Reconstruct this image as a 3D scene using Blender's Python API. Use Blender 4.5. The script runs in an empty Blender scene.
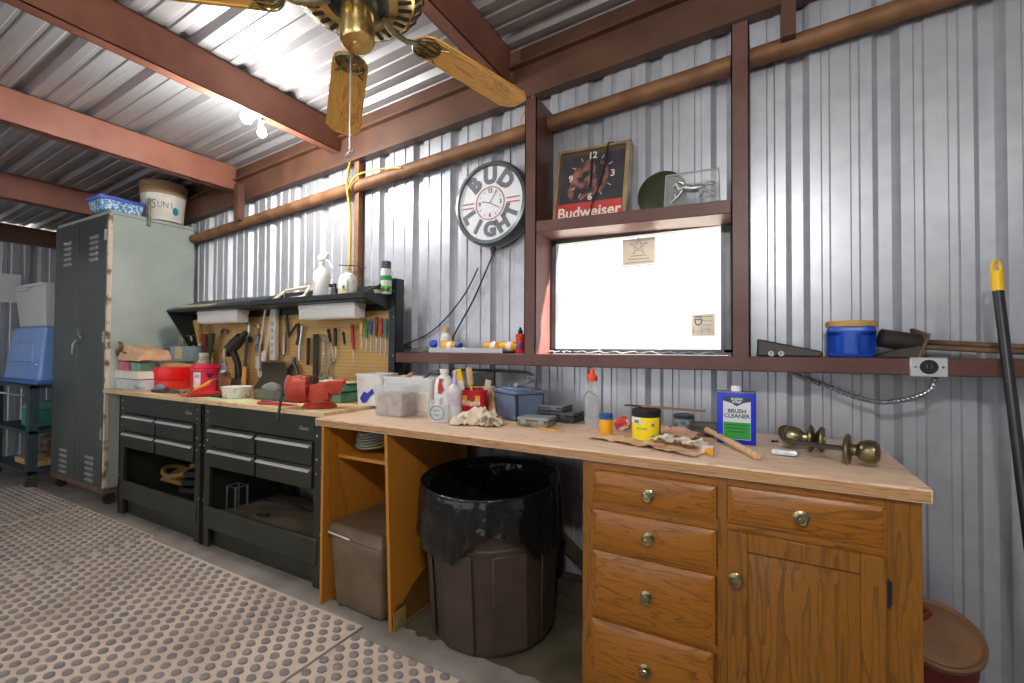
import bpy, bmesh, math, random
from mathutils import Vector, Matrix, Euler, Quaternion, noise
random.seed(7)
PI = math.pi
SC = bpy.context.scene
COL = SC.collection
R = math.radians

# ------------------------------------------------------------------ camera (16 mm lens, level with the shelf rail)
F, YAW, PITCH, ROLL, CAMZ = 456.5, 0.5016, 0.01814, 0.00636, 1.31
CF = Vector((-math.sin(YAW)*math.cos(PITCH), math.cos(YAW)*math.cos(PITCH), math.sin(PITCH)))
CR = Vector((math.cos(YAW), math.sin(YAW), 0)); CU = CR.cross(CF)
CR, CU = math.cos(ROLL)*CR+math.sin(ROLL)*CU, -math.sin(ROLL)*CR+math.cos(ROLL)*CU
CP = Vector((0, 0, CAMZ))
cam = bpy.data.cameras.new('camera'); camo = bpy.data.objects.new('camera', cam); COL.objects.link(camo)
cam.sensor_width = 36; cam.lens = F/1024*36; cam.clip_start = 0.02
mm = Matrix((CR, CU, -CF)).transposed().to_4x4(); mm.translation = CP
camo.matrix_world = mm; SC.camera = camo
def at(x, y, Y):                       # the point at depth Y behind a pixel
    v = CF+CR*(x-512)/F-CU*(y-341.5)/F
    return CP+v*(Y/v.y)
def ax(x, Y, y=400): return at(x, y, Y).x
def az(x, y, Y): return at(x, y, Y).z

# ------------------------------------------------------------------ materials
def lin(h):
    if isinstance(h, str):
        h = h.lstrip('#'); c = [int(h[i:i+2], 16)/255 for i in (0, 2, 4)]
    else: c = list(h)
    return tuple(((v/12.92) if v <= .04045 else ((v+.055)/1.055)**2.4) for v in c)+(1,)
_m = {}
def M(name, c, rough=.5, metal=0, c2=None, scale=6, amt=1, bump=0, bscale=40, stretch=(1, 1, 1), emit=0, alpha=1, trans=0, ior=1.45, spec=.5, det=4, lo=.35, hi=.65, rvar=0):
    if name in _m: return _m[name]
    m = bpy.data.materials.new(name); m.use_nodes = True; nt = m.node_tree; N = nt.nodes; L = nt.links
    b = N['Principled BSDF']; c = lin(c)
    b.inputs['Base Color'].default_value = c; b.inputs['Roughness'].default_value = rough; b.inputs['Metallic'].default_value = metal
    b.inputs['Specular IOR Level'].default_value = spec; b.inputs['IOR'].default_value = ior
    if trans: b.inputs['Transmission Weight'].default_value = trans
    if alpha < 1: b.inputs['Alpha'].default_value = alpha
    if emit: b.inputs['Emission Color'].default_value = c; b.inputs['Emission Strength'].default_value = emit
    if c2 is not None or bump or rvar:
        tc = N.new('ShaderNodeTexCoord'); mp = N.new('ShaderNodeMapping'); mp.inputs['Scale'].default_value = stretch
        L.new(tc.outputs['Object'], mp.inputs['Vector'])
    if c2 is not None or rvar:
        n = N.new('ShaderNodeTexNoise'); n.inputs['Scale'].default_value = scale; n.inputs['Detail'].default_value = det
        L.new(mp.outputs[0], n.inputs['Vector'])
        r = N.new('ShaderNodeValToRGB'); r.color_ramp.elements[0].position = lo; r.color_ramp.elements[1].position = hi
        c2 = c if c2 is None else lin(c2)
        r.color_ramp.elements[0].color = c
        r.color_ramp.elements[1].color = tuple(c[i]*(1-amt)+c2[i]*amt for i in range(3))+(1,)
        L.new(n.outputs['Fac'], r.inputs[0]); L.new(r.outputs[0], b.inputs['Base Color'])
        if rvar:
            mr = N.new('ShaderNodeMapRange'); mr.inputs[3].default_value = rough-rvar; mr.inputs[4].default_value = rough+rvar
            L.new(n.outputs['Fac'], mr.inputs[0]); L.new(mr.outputs[0], b.inputs['Roughness'])
    if bump:
        n2 = N.new('ShaderNodeTexNoise'); n2.inputs['Scale'].default_value = bscale; n2.inputs['Detail'].default_value = 3
        bp = N.new('ShaderNodeBump'); bp.inputs['Strength'].default_value = bump; bp.inputs['Distance'].default_value = .01
        L.new(mp.outputs[0], n2.inputs['Vector']); L.new(n2.outputs['Fac'], bp.inputs['Height']); L.new(bp.outputs[0], b.inputs['Normal'])
    _m[name] = m; return m
def wood(name, c1, c2, c3=None, stretch=(1, 12, 12), scale=2.2, dist=7, rough=.38, wav=1.0, fine=.5):
    if name in _m: return _m[name]
    m = bpy.data.materials.new(name); m.use_nodes = True; nt = m.node_tree; N = nt.nodes; L = nt.links
    b = N['Principled BSDF']; b.inputs['Roughness'].default_value = rough
    tc = N.new('ShaderNodeTexCoord'); mp = N.new('ShaderNodeMapping'); mp.inputs['Scale'].default_value = stretch
    L.new(tc.outputs['Object'], mp.inputs['Vector'])
    n1 = N.new('ShaderNodeTexNoise'); n1.inputs['Scale'].default_value = scale; n1.inputs['Detail'].default_value = 2; n1.inputs['Distortion'].default_value = .6
    L.new(mp.outputs[0], n1.inputs['Vector'])
    ml = N.new('ShaderNodeMath'); ml.operation = 'MULTIPLY'; ml.inputs[1].default_value = dist; L.new(n1.outputs['Fac'], ml.inputs[0])
    fr = N.new('ShaderNodeMath'); fr.operation = 'FRACT'; L.new(ml.outputs[0], fr.inputs[0])
    r1 = N.new('ShaderNodeValToRGB'); e = r1.color_ramp.elements
    e[0].position = 0; e[0].color = lin(c2); e[1].position = 1; e[1].color = lin(c1)
    k = e.new(.35*wav); k.color = lin(c1)
    L.new(fr.outputs[0], r1.inputs[0])
    n2 = N.new('ShaderNodeTexNoise'); n2.inputs['Scale'].default_value = scale*14; n2.inputs['Detail'].default_value = 3; L.new(mp.outputs[0], n2.inputs['Vector'])
    mx = N.new('ShaderNodeMix'); mx.data_type = 'RGBA'; mx.blend_type = 'MIX'
    mr = N.new('ShaderNodeMapRange'); mr.inputs[1].default_value = .45; mr.inputs[2].default_value = .7; mr.inputs[4].default_value = fine
    L.new(n2.outputs['Fac'], mr.inputs[0]); L.new(mr.outputs[0], mx.inputs[0])
    L.new(r1.outputs[0], mx.inputs[6]); mx.inputs[7].default_value = lin(c3 or c2)
    L.new(mx.outputs[2], b.inputs['Base Color'])
    _m[name] = m; return m
def glassy(name, c, rough=.05, mixf=.75, ior=1.3):      # thin clear plastic or glass: mostly see-through, some sheen
    if name in _m: return _m[name]
    m = bpy.data.materials.new(name); m.use_nodes = True; nt = m.node_tree; N = nt.nodes; L = nt.links
    b = N['Principled BSDF']; b.inputs['Base Color'].default_value = lin(c); b.inputs['Roughness'].default_value = rough
    t = N.new('ShaderNodeBsdfTransparent'); t.inputs[0].default_value = (.97, .98, .99, 1)
    mx = N.new('ShaderNodeMixShader'); mx.inputs[0].default_value = mixf
    L.new(b.outputs[0], mx.inputs[1]); L.new(t.outputs[0], mx.inputs[2]); L.new(mx.outputs[0], N['Material Output'].inputs[0])
    _m[name] = m; return m
def pegmat():
    m = bpy.data.materials.new('pegboard'); m.use_nodes = True; nt = m.node_tree; N = nt.nodes; L = nt.links
    b = N['Principled BSDF']; b.inputs['Roughness'].default_value = .7
    tc = N.new('ShaderNodeTexCoord'); mp = N.new('ShaderNodeMapping'); mp.inputs['Scale'].default_value = (39.4, 0, 39.4); L.new(tc.outputs['Object'], mp.inputs[0])
    f = N.new('ShaderNodeVectorMath'); f.operation = 'FRACTION'; L.new(mp.outputs[0], f.inputs[0])
    s = N.new('ShaderNodeVectorMath'); s.operation = 'SUBTRACT'; s.inputs[1].default_value = (.5, 0, .5); L.new(f.outputs[0], s.inputs[0])
    l = N.new('ShaderNodeVectorMath'); l.operation = 'LENGTH'; L.new(s.outputs[0], l.inputs[0])
    c = N.new('ShaderNodeMath'); c.operation = 'LESS_THAN'; c.inputs[1].default_value = .14; L.new(l.outputs['Value'], c.inputs[0])
    n = N.new('ShaderNodeTexNoise'); n.inputs['Scale'].default_value = 5; L.new(tc.outputs['Object'], n.inputs[0])
    r = N.new('ShaderNodeValToRGB'); r.color_ramp.elements[0].color = lin('c49a5a'); r.color_ramp.elements[1].color = lin('d8b274'); L.new(n.outputs['Fac'], r.inputs[0])
    mx = N.new('ShaderNodeMix'); mx.data_type = 'RGBA'; L.new(c.outputs[0], mx.inputs[0]); L.new(r.outputs[0], mx.inputs[6]); mx.inputs[7].default_value = lin('5a4020')
    L.new(mx.outputs[2], b.inputs['Base Color']); return m

GALV = M('galvanised_sheet', 'bfc2c8', .36, .5, 'b5b8bf', 14, 1, .012, 140)
ROOF = M('galvanised_roof', 'a6a5a6', .42, .4, '999899', 5, 1, .015, 90, stretch=(.3, 2, 1))
PRIMER = M('red_oxide_primer', '7b4b3a', .5, 0, '8b5947', 4, 1, .05, 30)
PRIMERD = M('brown_primer', '4d3225', .5, 0, '5c3e2f', 5, 1, .05, 30)
RAILP = M('maroon_rail_paint', '57352f', .42, 0, '64423b', 6, 1, .04, 30)
RUSTP = M('rusty_pipe', '6e4c33', .6, .2, '8a6443', 9, 1, .1, 50)
CONC = M('concrete', '9a948c', .85, 0, '7d7670', 3.5, 1, .15, 25, det=8)
MAT_B = M('mat_dusty', 'd0c0b1', .85, 0, 'b9a796', 3, 1, .08, 60, det=8)
MAT_D = M('mat_disc', '767273', .65, 0, '90877f', 9, 1, .05, 60)
BLK = M('black_cabinet_paint', '26281f', .34, 0, '30322a', 5, 1, .02, 40)
BLK2 = M('black_metal', '17191b', .4, 0, '24262a', 12, 1)
BLKP = M('black_plastic', '18191a', .45)
RUB = M('black_rubber', '1d1d1c', .8)
STEEL = M('bright_steel', 'c3c5c8', .28, .9, 'a5a8ac', 15, 1)
DSTEEL = M('dull_steel', '7f8286', .42, .8, '5d5f63', 15, 1)
IRON = M('dark_iron', '3a3632', .55, .5, '4c443c', 12, 1)
RUSTY = M('rusty_iron', '54443a', .75, .2, '7a6048', 14, 1, .2, 60)
BRASS = M('polished_brass', 'ceb67a', .22, .95, 'c0a668', 6, 1)
ABRASS = M('antique_brass', 'a0966f', .28, .9, '6f674c', 20, 1)
WHITE = M('white_plastic', 'e8e7e3', .45, 0, 'd9d7d1', 8, 1)
WHITE2 = M('off_white_paint', 'dcd9d0', .5, 0, 'c9c4b8', 10, 1)
PAPER = M('white_paper', 'ece8df', .8, 0, 'd5cfc3', 10, 1)
KRAFT = M('kraft_paper', 'dcb793', .85, 0, 'c39c78', 9, 1, .08, 30)
RED = M('red_plastic', 'c41d22', .38, 0, 'b51a1d', 8, 1)
REDC = M('coffee_red', 'c3152b', .35)
REDO = M('orange_red_tin', 'd4371d', .35, 0, 'c22a18', 8, 1)
BLUE = M('blue_plastic', '1d4fb8', .35, 0, '1747a6', 8, 1)
BLUED = M('royal_blue_tin', '1a30c4', .35)
YEL = M('yellow_plastic', 'f0c01c', .4)
YEL2 = M('yellow_print', 'f2d91f', .5)
AMBER = M('amber_yellow', 'e9a514', .4)
GREEN = M('green_plastic', '1d7a3c', .4)
GRN2 = M('label_green', '2f9a3e', .5)
TEAL = M('teal_plastic', '3f8f86', .45, 0, '357d75', 8, 1)
TAUPE = M('taupe_plastic', '5b4a37', .5, 0, '6d5c48', 6, 1, .05, 30)
BROWNP = M('brown_plastic', '3b2f26', .5, 0, '473a30', 7, 1, .04, 30)
BAG = M('black_bag', '121415', .17, 0, None, 8, 1, .9, 15)
OAK = wood('oak_x', '965c12', '673e0b', '73480e', (1.1, 9, 9), 2.2, 8)
OAKZ = wood('oak_z', '865410', '5e3a0a', '69430d', (9, 9, .8), 2.0, 7)
PLYO = wood('ply_orange', 'b47423', '985d18', 'a0651c', (5, 5, 1.2), 1.4, 3, .5, fine=.35)
BUTCH = wood('butcher_block', 'e0c3a8', 'c59d7a', 'd2ae8e', (1.0, 10, 10), 2.5, 5, .45, fine=.5)
TOPW = wood('plywood_top', 'd9bd92', 'c19d6b', 'cbab7d', (1.0, 7, 7), 2, 4, .55, fine=.4)
FANW = wood('fan_oak', 'dfaa55', 'ad762c', 'bd8638', (1.2, 12, 12), 2.2, 7, .35, fine=.5)
LTWOOD = wood('pale_handle', 'd9b98d', 'b9925f', None, (8, 8, 1.5), 3, 4, .5)
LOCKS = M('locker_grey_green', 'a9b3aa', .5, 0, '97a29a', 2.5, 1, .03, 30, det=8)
LOCKSHADE = M('locker_shaded_front', '565c59', .42, .25, '484e4c', 2.2, 1, .03, 30, det=8)  # same locker paint, darkened for the doors' shaded side
CREAM = M('chipped_cream', 'cbbfa8', .6, 0, '6d4a33', 9, 1, lo=.5, hi=.62)
CLEAR = glassy('clear_plastic', 'e6ecef', .08, .55)
GLASS = glassy('clear_glass', 'e8eef0', .03, .72)
PANE = glassy('window_pane', 'f2f5f7', .02, .94)
ACRYL = glassy('acrylic_block', 'd5dad8', .04, .78)
MILKY = glassy('milky_plastic', 'e9ebea', .35, .25)
HAZY = glassy('hazy_plastic', 'e9ebea', .25, .8)
INK = M('black_ink', '1a1c20', .6)
NAVY = M('navy_ink', '2b3450', .6)
PAPERT = M('backlit_paper', 'f2ece0', .8, 0, 'e4dac8', 10, 1)
_n = PAPERT.node_tree; _t = _n.nodes.new('ShaderNodeBsdfTranslucent'); _t.inputs[0].default_value = (.85, .8, .7, 1); _x = _n.nodes.new('ShaderNodeMixShader'); _x.inputs[0].default_value = .2
_n.links.new(_n.nodes['Principled BSDF'].outputs[0], _x.inputs[1]); _n.links.new(_t.outputs[0], _x.inputs[2]); _n.links.new(_x.outputs[0], _n.nodes['Material Output'].inputs[0])
GREYI = M('grey_ink', '7a7d82', .6)
PEG = pegmat()

# ------------------------------------------------------------------ mesh builder
def frame_to(d):
    d = Vector(d).normalized(); return d.to_track_quat('Z', 'Y').to_matrix().to_4x4()
FRONT = Matrix.Rotation(PI/2, 4, 'X')            # local x,y,z -> X, Z, -Y : a face that looks to -Y
def TR(*p): return Matrix.Translation(Vector(p))
def RX(a): return Matrix.Rotation(a, 4, 'X')
def RY(a): return Matrix.Rotation(a, 4, 'Y')
def RZ(a): return Matrix.Rotation(a, 4, 'Z')
class MB:
    def __init__(s): s.bm = bmesh.new()
    def _take(s, b, M4=None):
        if M4 is not None: bmesh.ops.transform(b, matrix=M4, verts=b.verts)
        me = bpy.data.meshes.new('t'); b.to_mesh(me); b.free(); s.bm.from_mesh(me); bpy.data.meshes.remove(me); return s
    def box(s, c, d, rot=None, bev=0, seg=1, M4=None):
        b = bmesh.new(); bmesh.ops.create_cube(b, size=1)
        for v in b.verts: v.co = Vector((v.co.x*d[0], v.co.y*d[1], v.co.z*d[2]))
        if bev: bmesh.ops.bevel(b, geom=list(b.edges), offset=min(bev, .49*min(d)), segments=seg, affect='EDGES', profile=.6)
        X = TR(*c)@(Euler(rot).to_matrix().to_4x4() if rot else Matrix())
        return s._take(b, (M4@X) if M4 else X)
    def bb(s, x0, x1, y0, y1, z0, z1, bev=0, seg=1, M4=None):
        return s.box(((x0+x1)/2, (y0+y1)/2, (z0+z1)/2), (abs(x1-x0), abs(y1-y0), abs(z1-z0)), None, bev, seg, M4)
    def hexa(s, bot, top, bev=0, seg=1):          # 4 bottom corners, 4 top corners (same order)
        b = bmesh.new(); v = [b.verts.new(p) for p in list(bot)+list(top)]
        for f in ((3, 2, 1, 0), (4, 5, 6, 7), (0, 1, 5, 4), (1, 2, 6, 5), (2, 3, 7, 6), (3, 0, 4, 7)): b.faces.new([v[i] for i in f])
        bmesh.ops.recalc_face_normals(b, faces=b.faces)
        if bev: bmesh.ops.bevel(b, geom=list(b.edges), offset=bev, segments=seg, affect='EDGES', profile=.6)
        return s._take(b)
    def lathe(s, prof, c=(0, 0, 0), seg=24, M4=None, sx=1, sy=1, a0=0, a1=2*PI):
        b = bmesh.new(); full = abs(a1-a0-2*PI) < 1e-6; n = seg if full else seg+1; rings = []
        for r, z in prof:
            if r <= 1e-6: rings.append([b.verts.new((0, 0, z))]); continue
            rings.append([b.verts.new((sx*r*math.cos(a0+(a1-a0)*i/seg), sy*r*math.sin(a0+(a1-a0)*i/seg), z)) for i in range(n)])
        for p, q in zip(rings, rings[1:]):
            for i in range(seg):
                j = (i+1) % n
                if len(p) == 1 and len(q) == 1: continue
                if len(p) == 1: b.faces.new((p[0], q[j], q[i]))
                elif len(q) == 1: b.faces.new((p[i], p[j], q[0]))
                else: b.faces.new((p[i], p[j], q[j], q[i]))
        bmesh.ops.recalc_face_normals(b, faces=b.faces)
        X = TR(*c)
        return s._take(b, X@M4 if M4 is not None else X)
    def cyl(s, p0, p1, r0, r1=None, seg=14):
        p0 = Vector(p0); p1 = Vector(p1); L = (p1-p0).length; r1 = r0 if r1 is None else r1
        return s.lathe([(0, 0), (r0, 0), (r1, L), (0, L)], p0, seg, frame_to(p1-p0))
    def tube(s, pts, r, seg=8, closed=False, flat=1):
        pts = [Vector(p) for p in pts]; n = len(pts); b = bmesh.new(); rings = []; ref = None
        for i, p in enumerate(pts):
            t = (pts[(i+1) % n]-pts[i-1]) if closed or 0 < i < n-1 else (pts[1]-pts[0] if i == 0 else pts[-1]-pts[-2])
            t.normalize()
            if ref is None: ref = t.orthogonal()
            ref = (ref-t*ref.dot(t)); ref = ref.normalized() if ref.length > 1e-6 else t.orthogonal().normalized()
            bi = t.cross(ref); rr = r[i] if isinstance(r, (list, tuple)) else r
            rings.append([b.verts.new(p+rr*(math.cos(2*PI*k/seg)*ref+flat*math.sin(2*PI*k/seg)*bi)) for k in range(seg)])
        pr = list(zip(rings, rings[1:]))+([(rings[-1], rings[0])] if closed else [])
        for p, q in pr:
            for k in range(seg): b.faces.new((p[k], p[(k+1) % seg], q[(k+1) % seg], q[k]))
        if not closed: b.faces.new(rings[0][::-1]); b.faces.new(rings[-1])
        bmesh.ops.recalc_face_normals(b, faces=b.faces)
        return s._take(b)
    def prism(s, poly, h, M4=None, bev=0):        # polygon in xy, extruded 0..h in z
        b = bmesh.new(); lo = [b.verts.new((x, y, 0)) for x, y in poly]; hi = [b.verts.new((x, y, h)) for x, y in poly]; n = len(poly)
        b.faces.new(lo[::-1]); b.faces.new(hi)
        for i in range(n): b.faces.new((lo[i], lo[(i+1) % n], hi[(i+1) % n], hi[i]))
        bmesh.ops.recalc_face_normals(b, faces=b.faces)
        if bev: bmesh.ops.bevel(b, geom=list(b.edges), offset=bev, segments=1, affect='EDGES')
        return s._take(b, M4)
    def ball(s, c, r, seg=16, M4=None):
        b = bmesh.new(); bmesh.ops.create_uvsphere(b, u_segments=seg, v_segments=max(6, seg*2//3), radius=1)
        rr = r if isinstance(r, (tuple, list)) else (r, r, r)
        for v in b.verts: v.co = Vector((v.co.x*rr[0], v.co.y*rr[1], v.co.z*rr[2]))
        return s._take(b, TR(*c)@M4 if M4 is not None else TR(*c))
    def text(s, t, size, M4, depth=.0006, bold=0):
        cu = bpy.data.curves.new('t', 'FONT'); cu.body = t; cu.size = size; cu.align_x = 'CENTER'; cu.align_y = 'CENTER'; cu.extrude = depth; cu.offset = bold; cu.resolution_u = 3
        o = bpy.data.objects.new('t', cu); me = bpy.data.meshes.new_from_object(o)
        b = bmesh.new(); b.from_mesh(me); bpy.data.objects.remove(o); bpy.data.curves.remove(cu); bpy.data.meshes.remove(me)
        return s._take(b, M4)
    def sheet(s, fn, nu, nv, th=0):               # surface from a function of u,v in 0..1
        b = bmesh.new(); g = [[b.verts.new(fn(i/nu, j/nv)) for j in range(nv+1)] for i in range(nu+1)]
        for i in range(nu):
            for j in range(nv): b.faces.new((g[i][j], g[i+1][j], g[i+1][j+1], g[i][j+1]))
        if th:
            bmesh.ops.recalc_face_normals(b, faces=b.faces); bmesh.ops.solidify(b, geom=list(b.faces), thickness=th); bmesh.ops.recalc_face_normals(b, faces=b.faces)
        return s._take(b)
    def jitter(s, amp, freq, seed=0):
        for v in s.bm.verts: v.co += amp*Vector(noise.noise_vector(v.co*freq+Vector((seed, 3*seed, 7))))
        return s
    def mesh(s, name, ang=38):
        me = bpy.data.meshes.new(name); s.bm.to_mesh(me); s.bm.free()
        me.polygons.foreach_set('use_smooth', [True]*len(me.polygons)); me.set_sharp_from_angle(angle=R(ang)); return me
def obj(name, mb, mat, parent=None, ang=38):
    me = mb.mesh(name, ang); me.materials.append(mat); o = bpy.data.objects.new(name, me); COL.objects.link(o)
    if parent is not None: o.parent = parent
    return o
def tag(o, label, cat, group=None):
    o['label'] = label; o['category'] = cat
    if group: o['group'] = group
    return o
def thing(name, label, cat, loc=(0, 0, 0), rz=0, group=None):
    o = bpy.data.objects.new(name, None); COL.objects.link(o); o.empty_display_size = .05
    o.location = loc; o.rotation_euler = (0, 0, rz); return tag(o, label, cat, group)
def solo(name, mb, mat, label, cat, loc=(0, 0, 0), rz=0, group=None, rot=None):
    o = obj(name, mb, mat); o.location = loc; o.rotation_euler = rot or (0, 0, rz); return tag(o, label, cat, group)
def struct(name, mb, mat, parent=None):
    o = obj(name, mb, mat, parent)
    if parent is None: o['kind'] = 'structure'
    return o
def dup(root, loc, rz=None, label=None, rot=None):
    r = root.copy(); COL.objects.link(r); r.location = loc
    if rz is not None: r.rotation_euler = (0, 0, rz)
    if rot is not None: r.rotation_euler = rot
    if label: r['label'] = label
    for ch in list(root.children):
        c = ch.copy(); COL.objects.link(c); c.parent = r
        for g in list(ch.children):
            d = g.copy(); COL.objects.link(d); d.parent = c
    return r
def part(name, mb, mat, parent, label=None):
    o = obj(name, mb, mat, parent)
    if label: o['label'] = label
    return o

# ================================================================== SETTING
WY = 2.39                                   # inner face of the back wall sheets
def roofz(x): return 2.989+.065*(x+2.743)
PITCHX, PH = .312, .141
def rib_profile(a, b, ph, deep=.032):       # (u, depth) breakpoints of the ribbed sheet between a and b
    k0 = int(math.floor((a-ph)/PITCHX))-1; pts = []
    for k in range(k0, k0+int((b-a)/PITCHX)+4):
        c = ph+k*PITCHX
        pts += [(c-.046, 0), (c-.022, deep), (c+.022, deep), (c+.046, 0)]
        for q in (.104, .208): pts += [(c+q-.018, 0), (c+q-.012, .0065), (c+q+.012, .0065), (c+q+.018, 0)]
    pts.sort()
    def dep(u):
        for (u0, d0), (u1, d1) in zip(pts, pts[1:]):
            if u0 <= u <= u1: return d0+(d1-d0)*(u-u0)/max(1e-9, u1-u0)
        return 0
    return [(a, dep(a))]+[p for p in pts if a < p[0] < b]+[(b, dep(b))]
def corr_wall(mb, x0, x1, z0, z1):
    b = bmesh.new(); pr = rib_profile(x0, x1, PH); zz = z1 if callable(z1) else (lambda x: z1)
    lo = [b.verts.new((u, WY+d, z0)) for u, d in pr]; hi = [b.verts.new((u, WY+d, zz(u))) for u, d in pr]
    for i in range(len(pr)-1): b.faces.new((lo[i], lo[i+1], hi[i+1], hi[i]))
    mb._take(b)
WX0, WX1, WZ0, WZ1 = -1.045, -.145, 1.285, 1.925
mb = MB()
corr_wall(mb, -7.4, WX0, 0, roofz); corr_wall(mb, WX0, WX1, 0, WZ0); corr_wall(mb, WX0, WX1, WZ1, roofz); corr_wall(mb, WX1, 3.2, 0, roofz)
struct('wall_back', mb, GALV)
mb = MB(); b = bmesh.new(); pr = rib_profile(-3.6, 2.43, .1)
lo = [b.verts.new((-7.4-d, u, 0)) for u, d in pr]; hi = [b.verts.new((-7.4-d, u, roofz(-7.4)-.012)) for u, d in pr]
for i in range(len(pr)-1): b.faces.new((lo[i], lo[i+1], hi[i+1], hi[i]))
mb._take(b); struct('wall_left', mb, GALV)
mb = MB(); b = bmesh.new(); pr = rib_profile(-3.8, 2.44, .05)
lo = [b.verts.new((-7.5, u, roofz(-7.5)+d)) for u, d in pr]; hi = [b.verts.new((3.4, u, roofz(3.4)+d)) for u, d in pr]
for i in range(len(pr)-1): b.faces.new((lo[i], lo[i+1], hi[i+1], hi[i]))
mb._take(b); struct('ceiling', mb, ROOF)
mb = MB(); b = bmesh.new(); pr = rib_profile(-3.8, 2.43, .1)
lo = [b.verts.new((3.3+d, u, 0)) for u, d in pr]; hi = [b.verts.new((3.3+d, u, roofz(3.3))) for u, d in pr]
for i in range(len(pr)-1): b.faces.new((lo[i], lo[i+1], hi[i+1], hi[i]))
mb._take(b); struct('wall_right', mb, GALV)
mb = MB(); b = bmesh.new(); pr = rib_profile(.2, 3.4, .1)
lo = [b.verts.new((u, -3.7-d, 0)) for u, d in pr]; hi = [b.verts.new((u, -3.7-d, roofz(u))) for u, d in pr]
for i in range(len(pr)-1): b.faces.new((lo[i], lo[i+1], hi[i+1], hi[i]))
mb._take(b); struct('wall_front', mb, GALV)  # half wall out of view, added to dim the right side
struct('floor', MB().bb(-7.5, 3.4, -3.8, 2.5, -.12, 0), CONC)
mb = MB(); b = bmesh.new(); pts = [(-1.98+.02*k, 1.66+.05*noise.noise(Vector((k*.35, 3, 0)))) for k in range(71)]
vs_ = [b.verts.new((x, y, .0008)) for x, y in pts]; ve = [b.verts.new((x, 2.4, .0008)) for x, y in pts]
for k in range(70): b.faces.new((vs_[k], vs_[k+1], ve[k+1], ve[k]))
mb._take(b); struct('floor_dark_patch', mb, M('dark_concrete', '48412f', .85, 0, '5f5848', 5, 1, .1, 30, det=8))  # irregular darker patch of floor under the bench
struct('ground', MB().bb(-14, 14, 2.52, 16, -.35, -.15), M('pale_gravel', 'cfcac0', .9, 0, 'bdb7ab', 6, 1))
# roof purlins run away from the wall; C sections with the web toward the window end
def cee(mb, p0, p1, h, w, lip, t=.005, up=(0, 0, 1), side=(-1, 0, 0)):
    p0 = Vector(p0); p1 = Vector(p1); up = Vector(up); sd = Vector(side); L = (p1-p0)
    for (a0, a1, s0, s1) in ((0, h, 0, t), (0, t, 0, w), (h-t, h, 0, w), (0, lip, w-t, w), (h-lip, h, w-t, w)):
        bot = [p0+up*a0+sd*s0, p0+up*a0+sd*s1, p0+up*a1+sd*s1, p0+up*a1+sd*s0]
        mb.hexa(bot, [q+L for q in bot])
    return mb
for i, (x, dz) in enumerate(((-5.67, 0), (-4.05, 0), (-2.743, 0), (-1.296, .0), (.162, 0), (1.62, 0), (3.08, 0))):
    zt = roofz(x)+dz-.002
    struct('trim_%d' % (i+1), cee(MB(), (x, -3.7, zt-.216), (x, 2.325, zt-.216), .216, .075, .024), PRIMER)
# wall rafter under the roof edge, the packer above it, and the pipe brace
def sl(x): return 2.768+.066*(x+1.188)
def beam(mb, ya, yb, za, zb): mb.hexa([(-7.37, ya, sl(-7.37)+za), (3.2, ya, sl(3.2)+za), (3.2, yb, sl(3.2)+za), (-7.37, yb, sl(-7.37)+za)], [(-7.37, ya, sl(-7.37)+zb), (3.2, ya, sl(3.2)+zb), (3.2, yb, sl(3.2)+zb), (-7.37, yb, sl(-7.37)+zb)])
mb = MB(); beam(mb, 2.333, 2.385, 0, .2); beam(mb, 2.31, 2.34, -.006, .012); beam(mb, 2.297, 2.34, .192, .208)
struct('trim_8', mb, PRIMERD)
mb = MB(); q0, q1 = roofz(-7.37)-.004, roofz(3.2)-.004; mb.hexa([(-7.37, 2.35, sl(-7.37)+.2), (3.2, 2.35, sl(3.2)+.2), (3.2, 2.385, sl(3.2)+.2), (-7.37, 2.385, sl(-7.37)+.2)], [(-7.37, 2.35, q0), (3.2, 2.35, q1), (3.2, 2.385, q1), (-7.37, 2.385, q0)])
struct('trim_9', mb, PRIMERD)
def pz(x): return 2.572+.0656*(x+1.234)
struct('trim_10', MB().cyl((-7.37, 2.335, pz(-7.37)), (3.2, 2.335, pz(3.2)), .042, seg=20), RUSTP)
# posts and girts
mb = MB(); cee(mb, (-1.045, 2.16, 1.286), (-1.045, 2.16, 2.655), .22, .068, .02, up=(0, 1, 0), side=(-1, 0, 0)); struct('trim_11', mb, RAILP)
mb = MB(); cee(mb, (-.045, 2.16, 1.286), (-.045, 2.16, 2.72), .22, .07, .02, up=(0, 1, 0), side=(-1, 0, 0)); struct('trim_12', mb, RAILP)
mb = MB(); mb.bb(-2.02, 3.2, 2.16, 2.385, 1.226, 1.289, .004); struct('trim_13', mb, RAILP)
mb = MB(); t = .012
mb.hexa([(-1.045, 2.16, 1.918+t), (-.115, 2.16, 1.915-t), (-.115, 2.385, 1.915-t), (-1.045, 2.385, 1.918+t)], [(-1.045, 2.16, 1.978+t), (-.115, 2.16, 1.975-t), (-.115, 2.385, 1.975-t), (-1.045, 2.385, 1.978+t)], .003)
HZ = lambda x: 1.9905+(x+1.045)/.93*(-.0275); struct('trim_14', mb, RAILP)
struct('trim_15', MB().bb(-2.60, -2.555, 2.34, 2.385, 1.7, 2.67), RUSTP)
struct('trim_16', MB().bb(-3.945, -3.885, 2.25, 2.305, pz(-3.9), sl(-3.9)+.12), PRIMERD)
struct('trim_17', MB().bb(.075, .13, 2.25, 2.305, pz(.1), sl(.1)+.12), PRIMERD)
struct('trim_18', MB().bb(-7.39, -7.32, -3.6, 2.3, 2.475, 2.67), PRIMERD)
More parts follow.
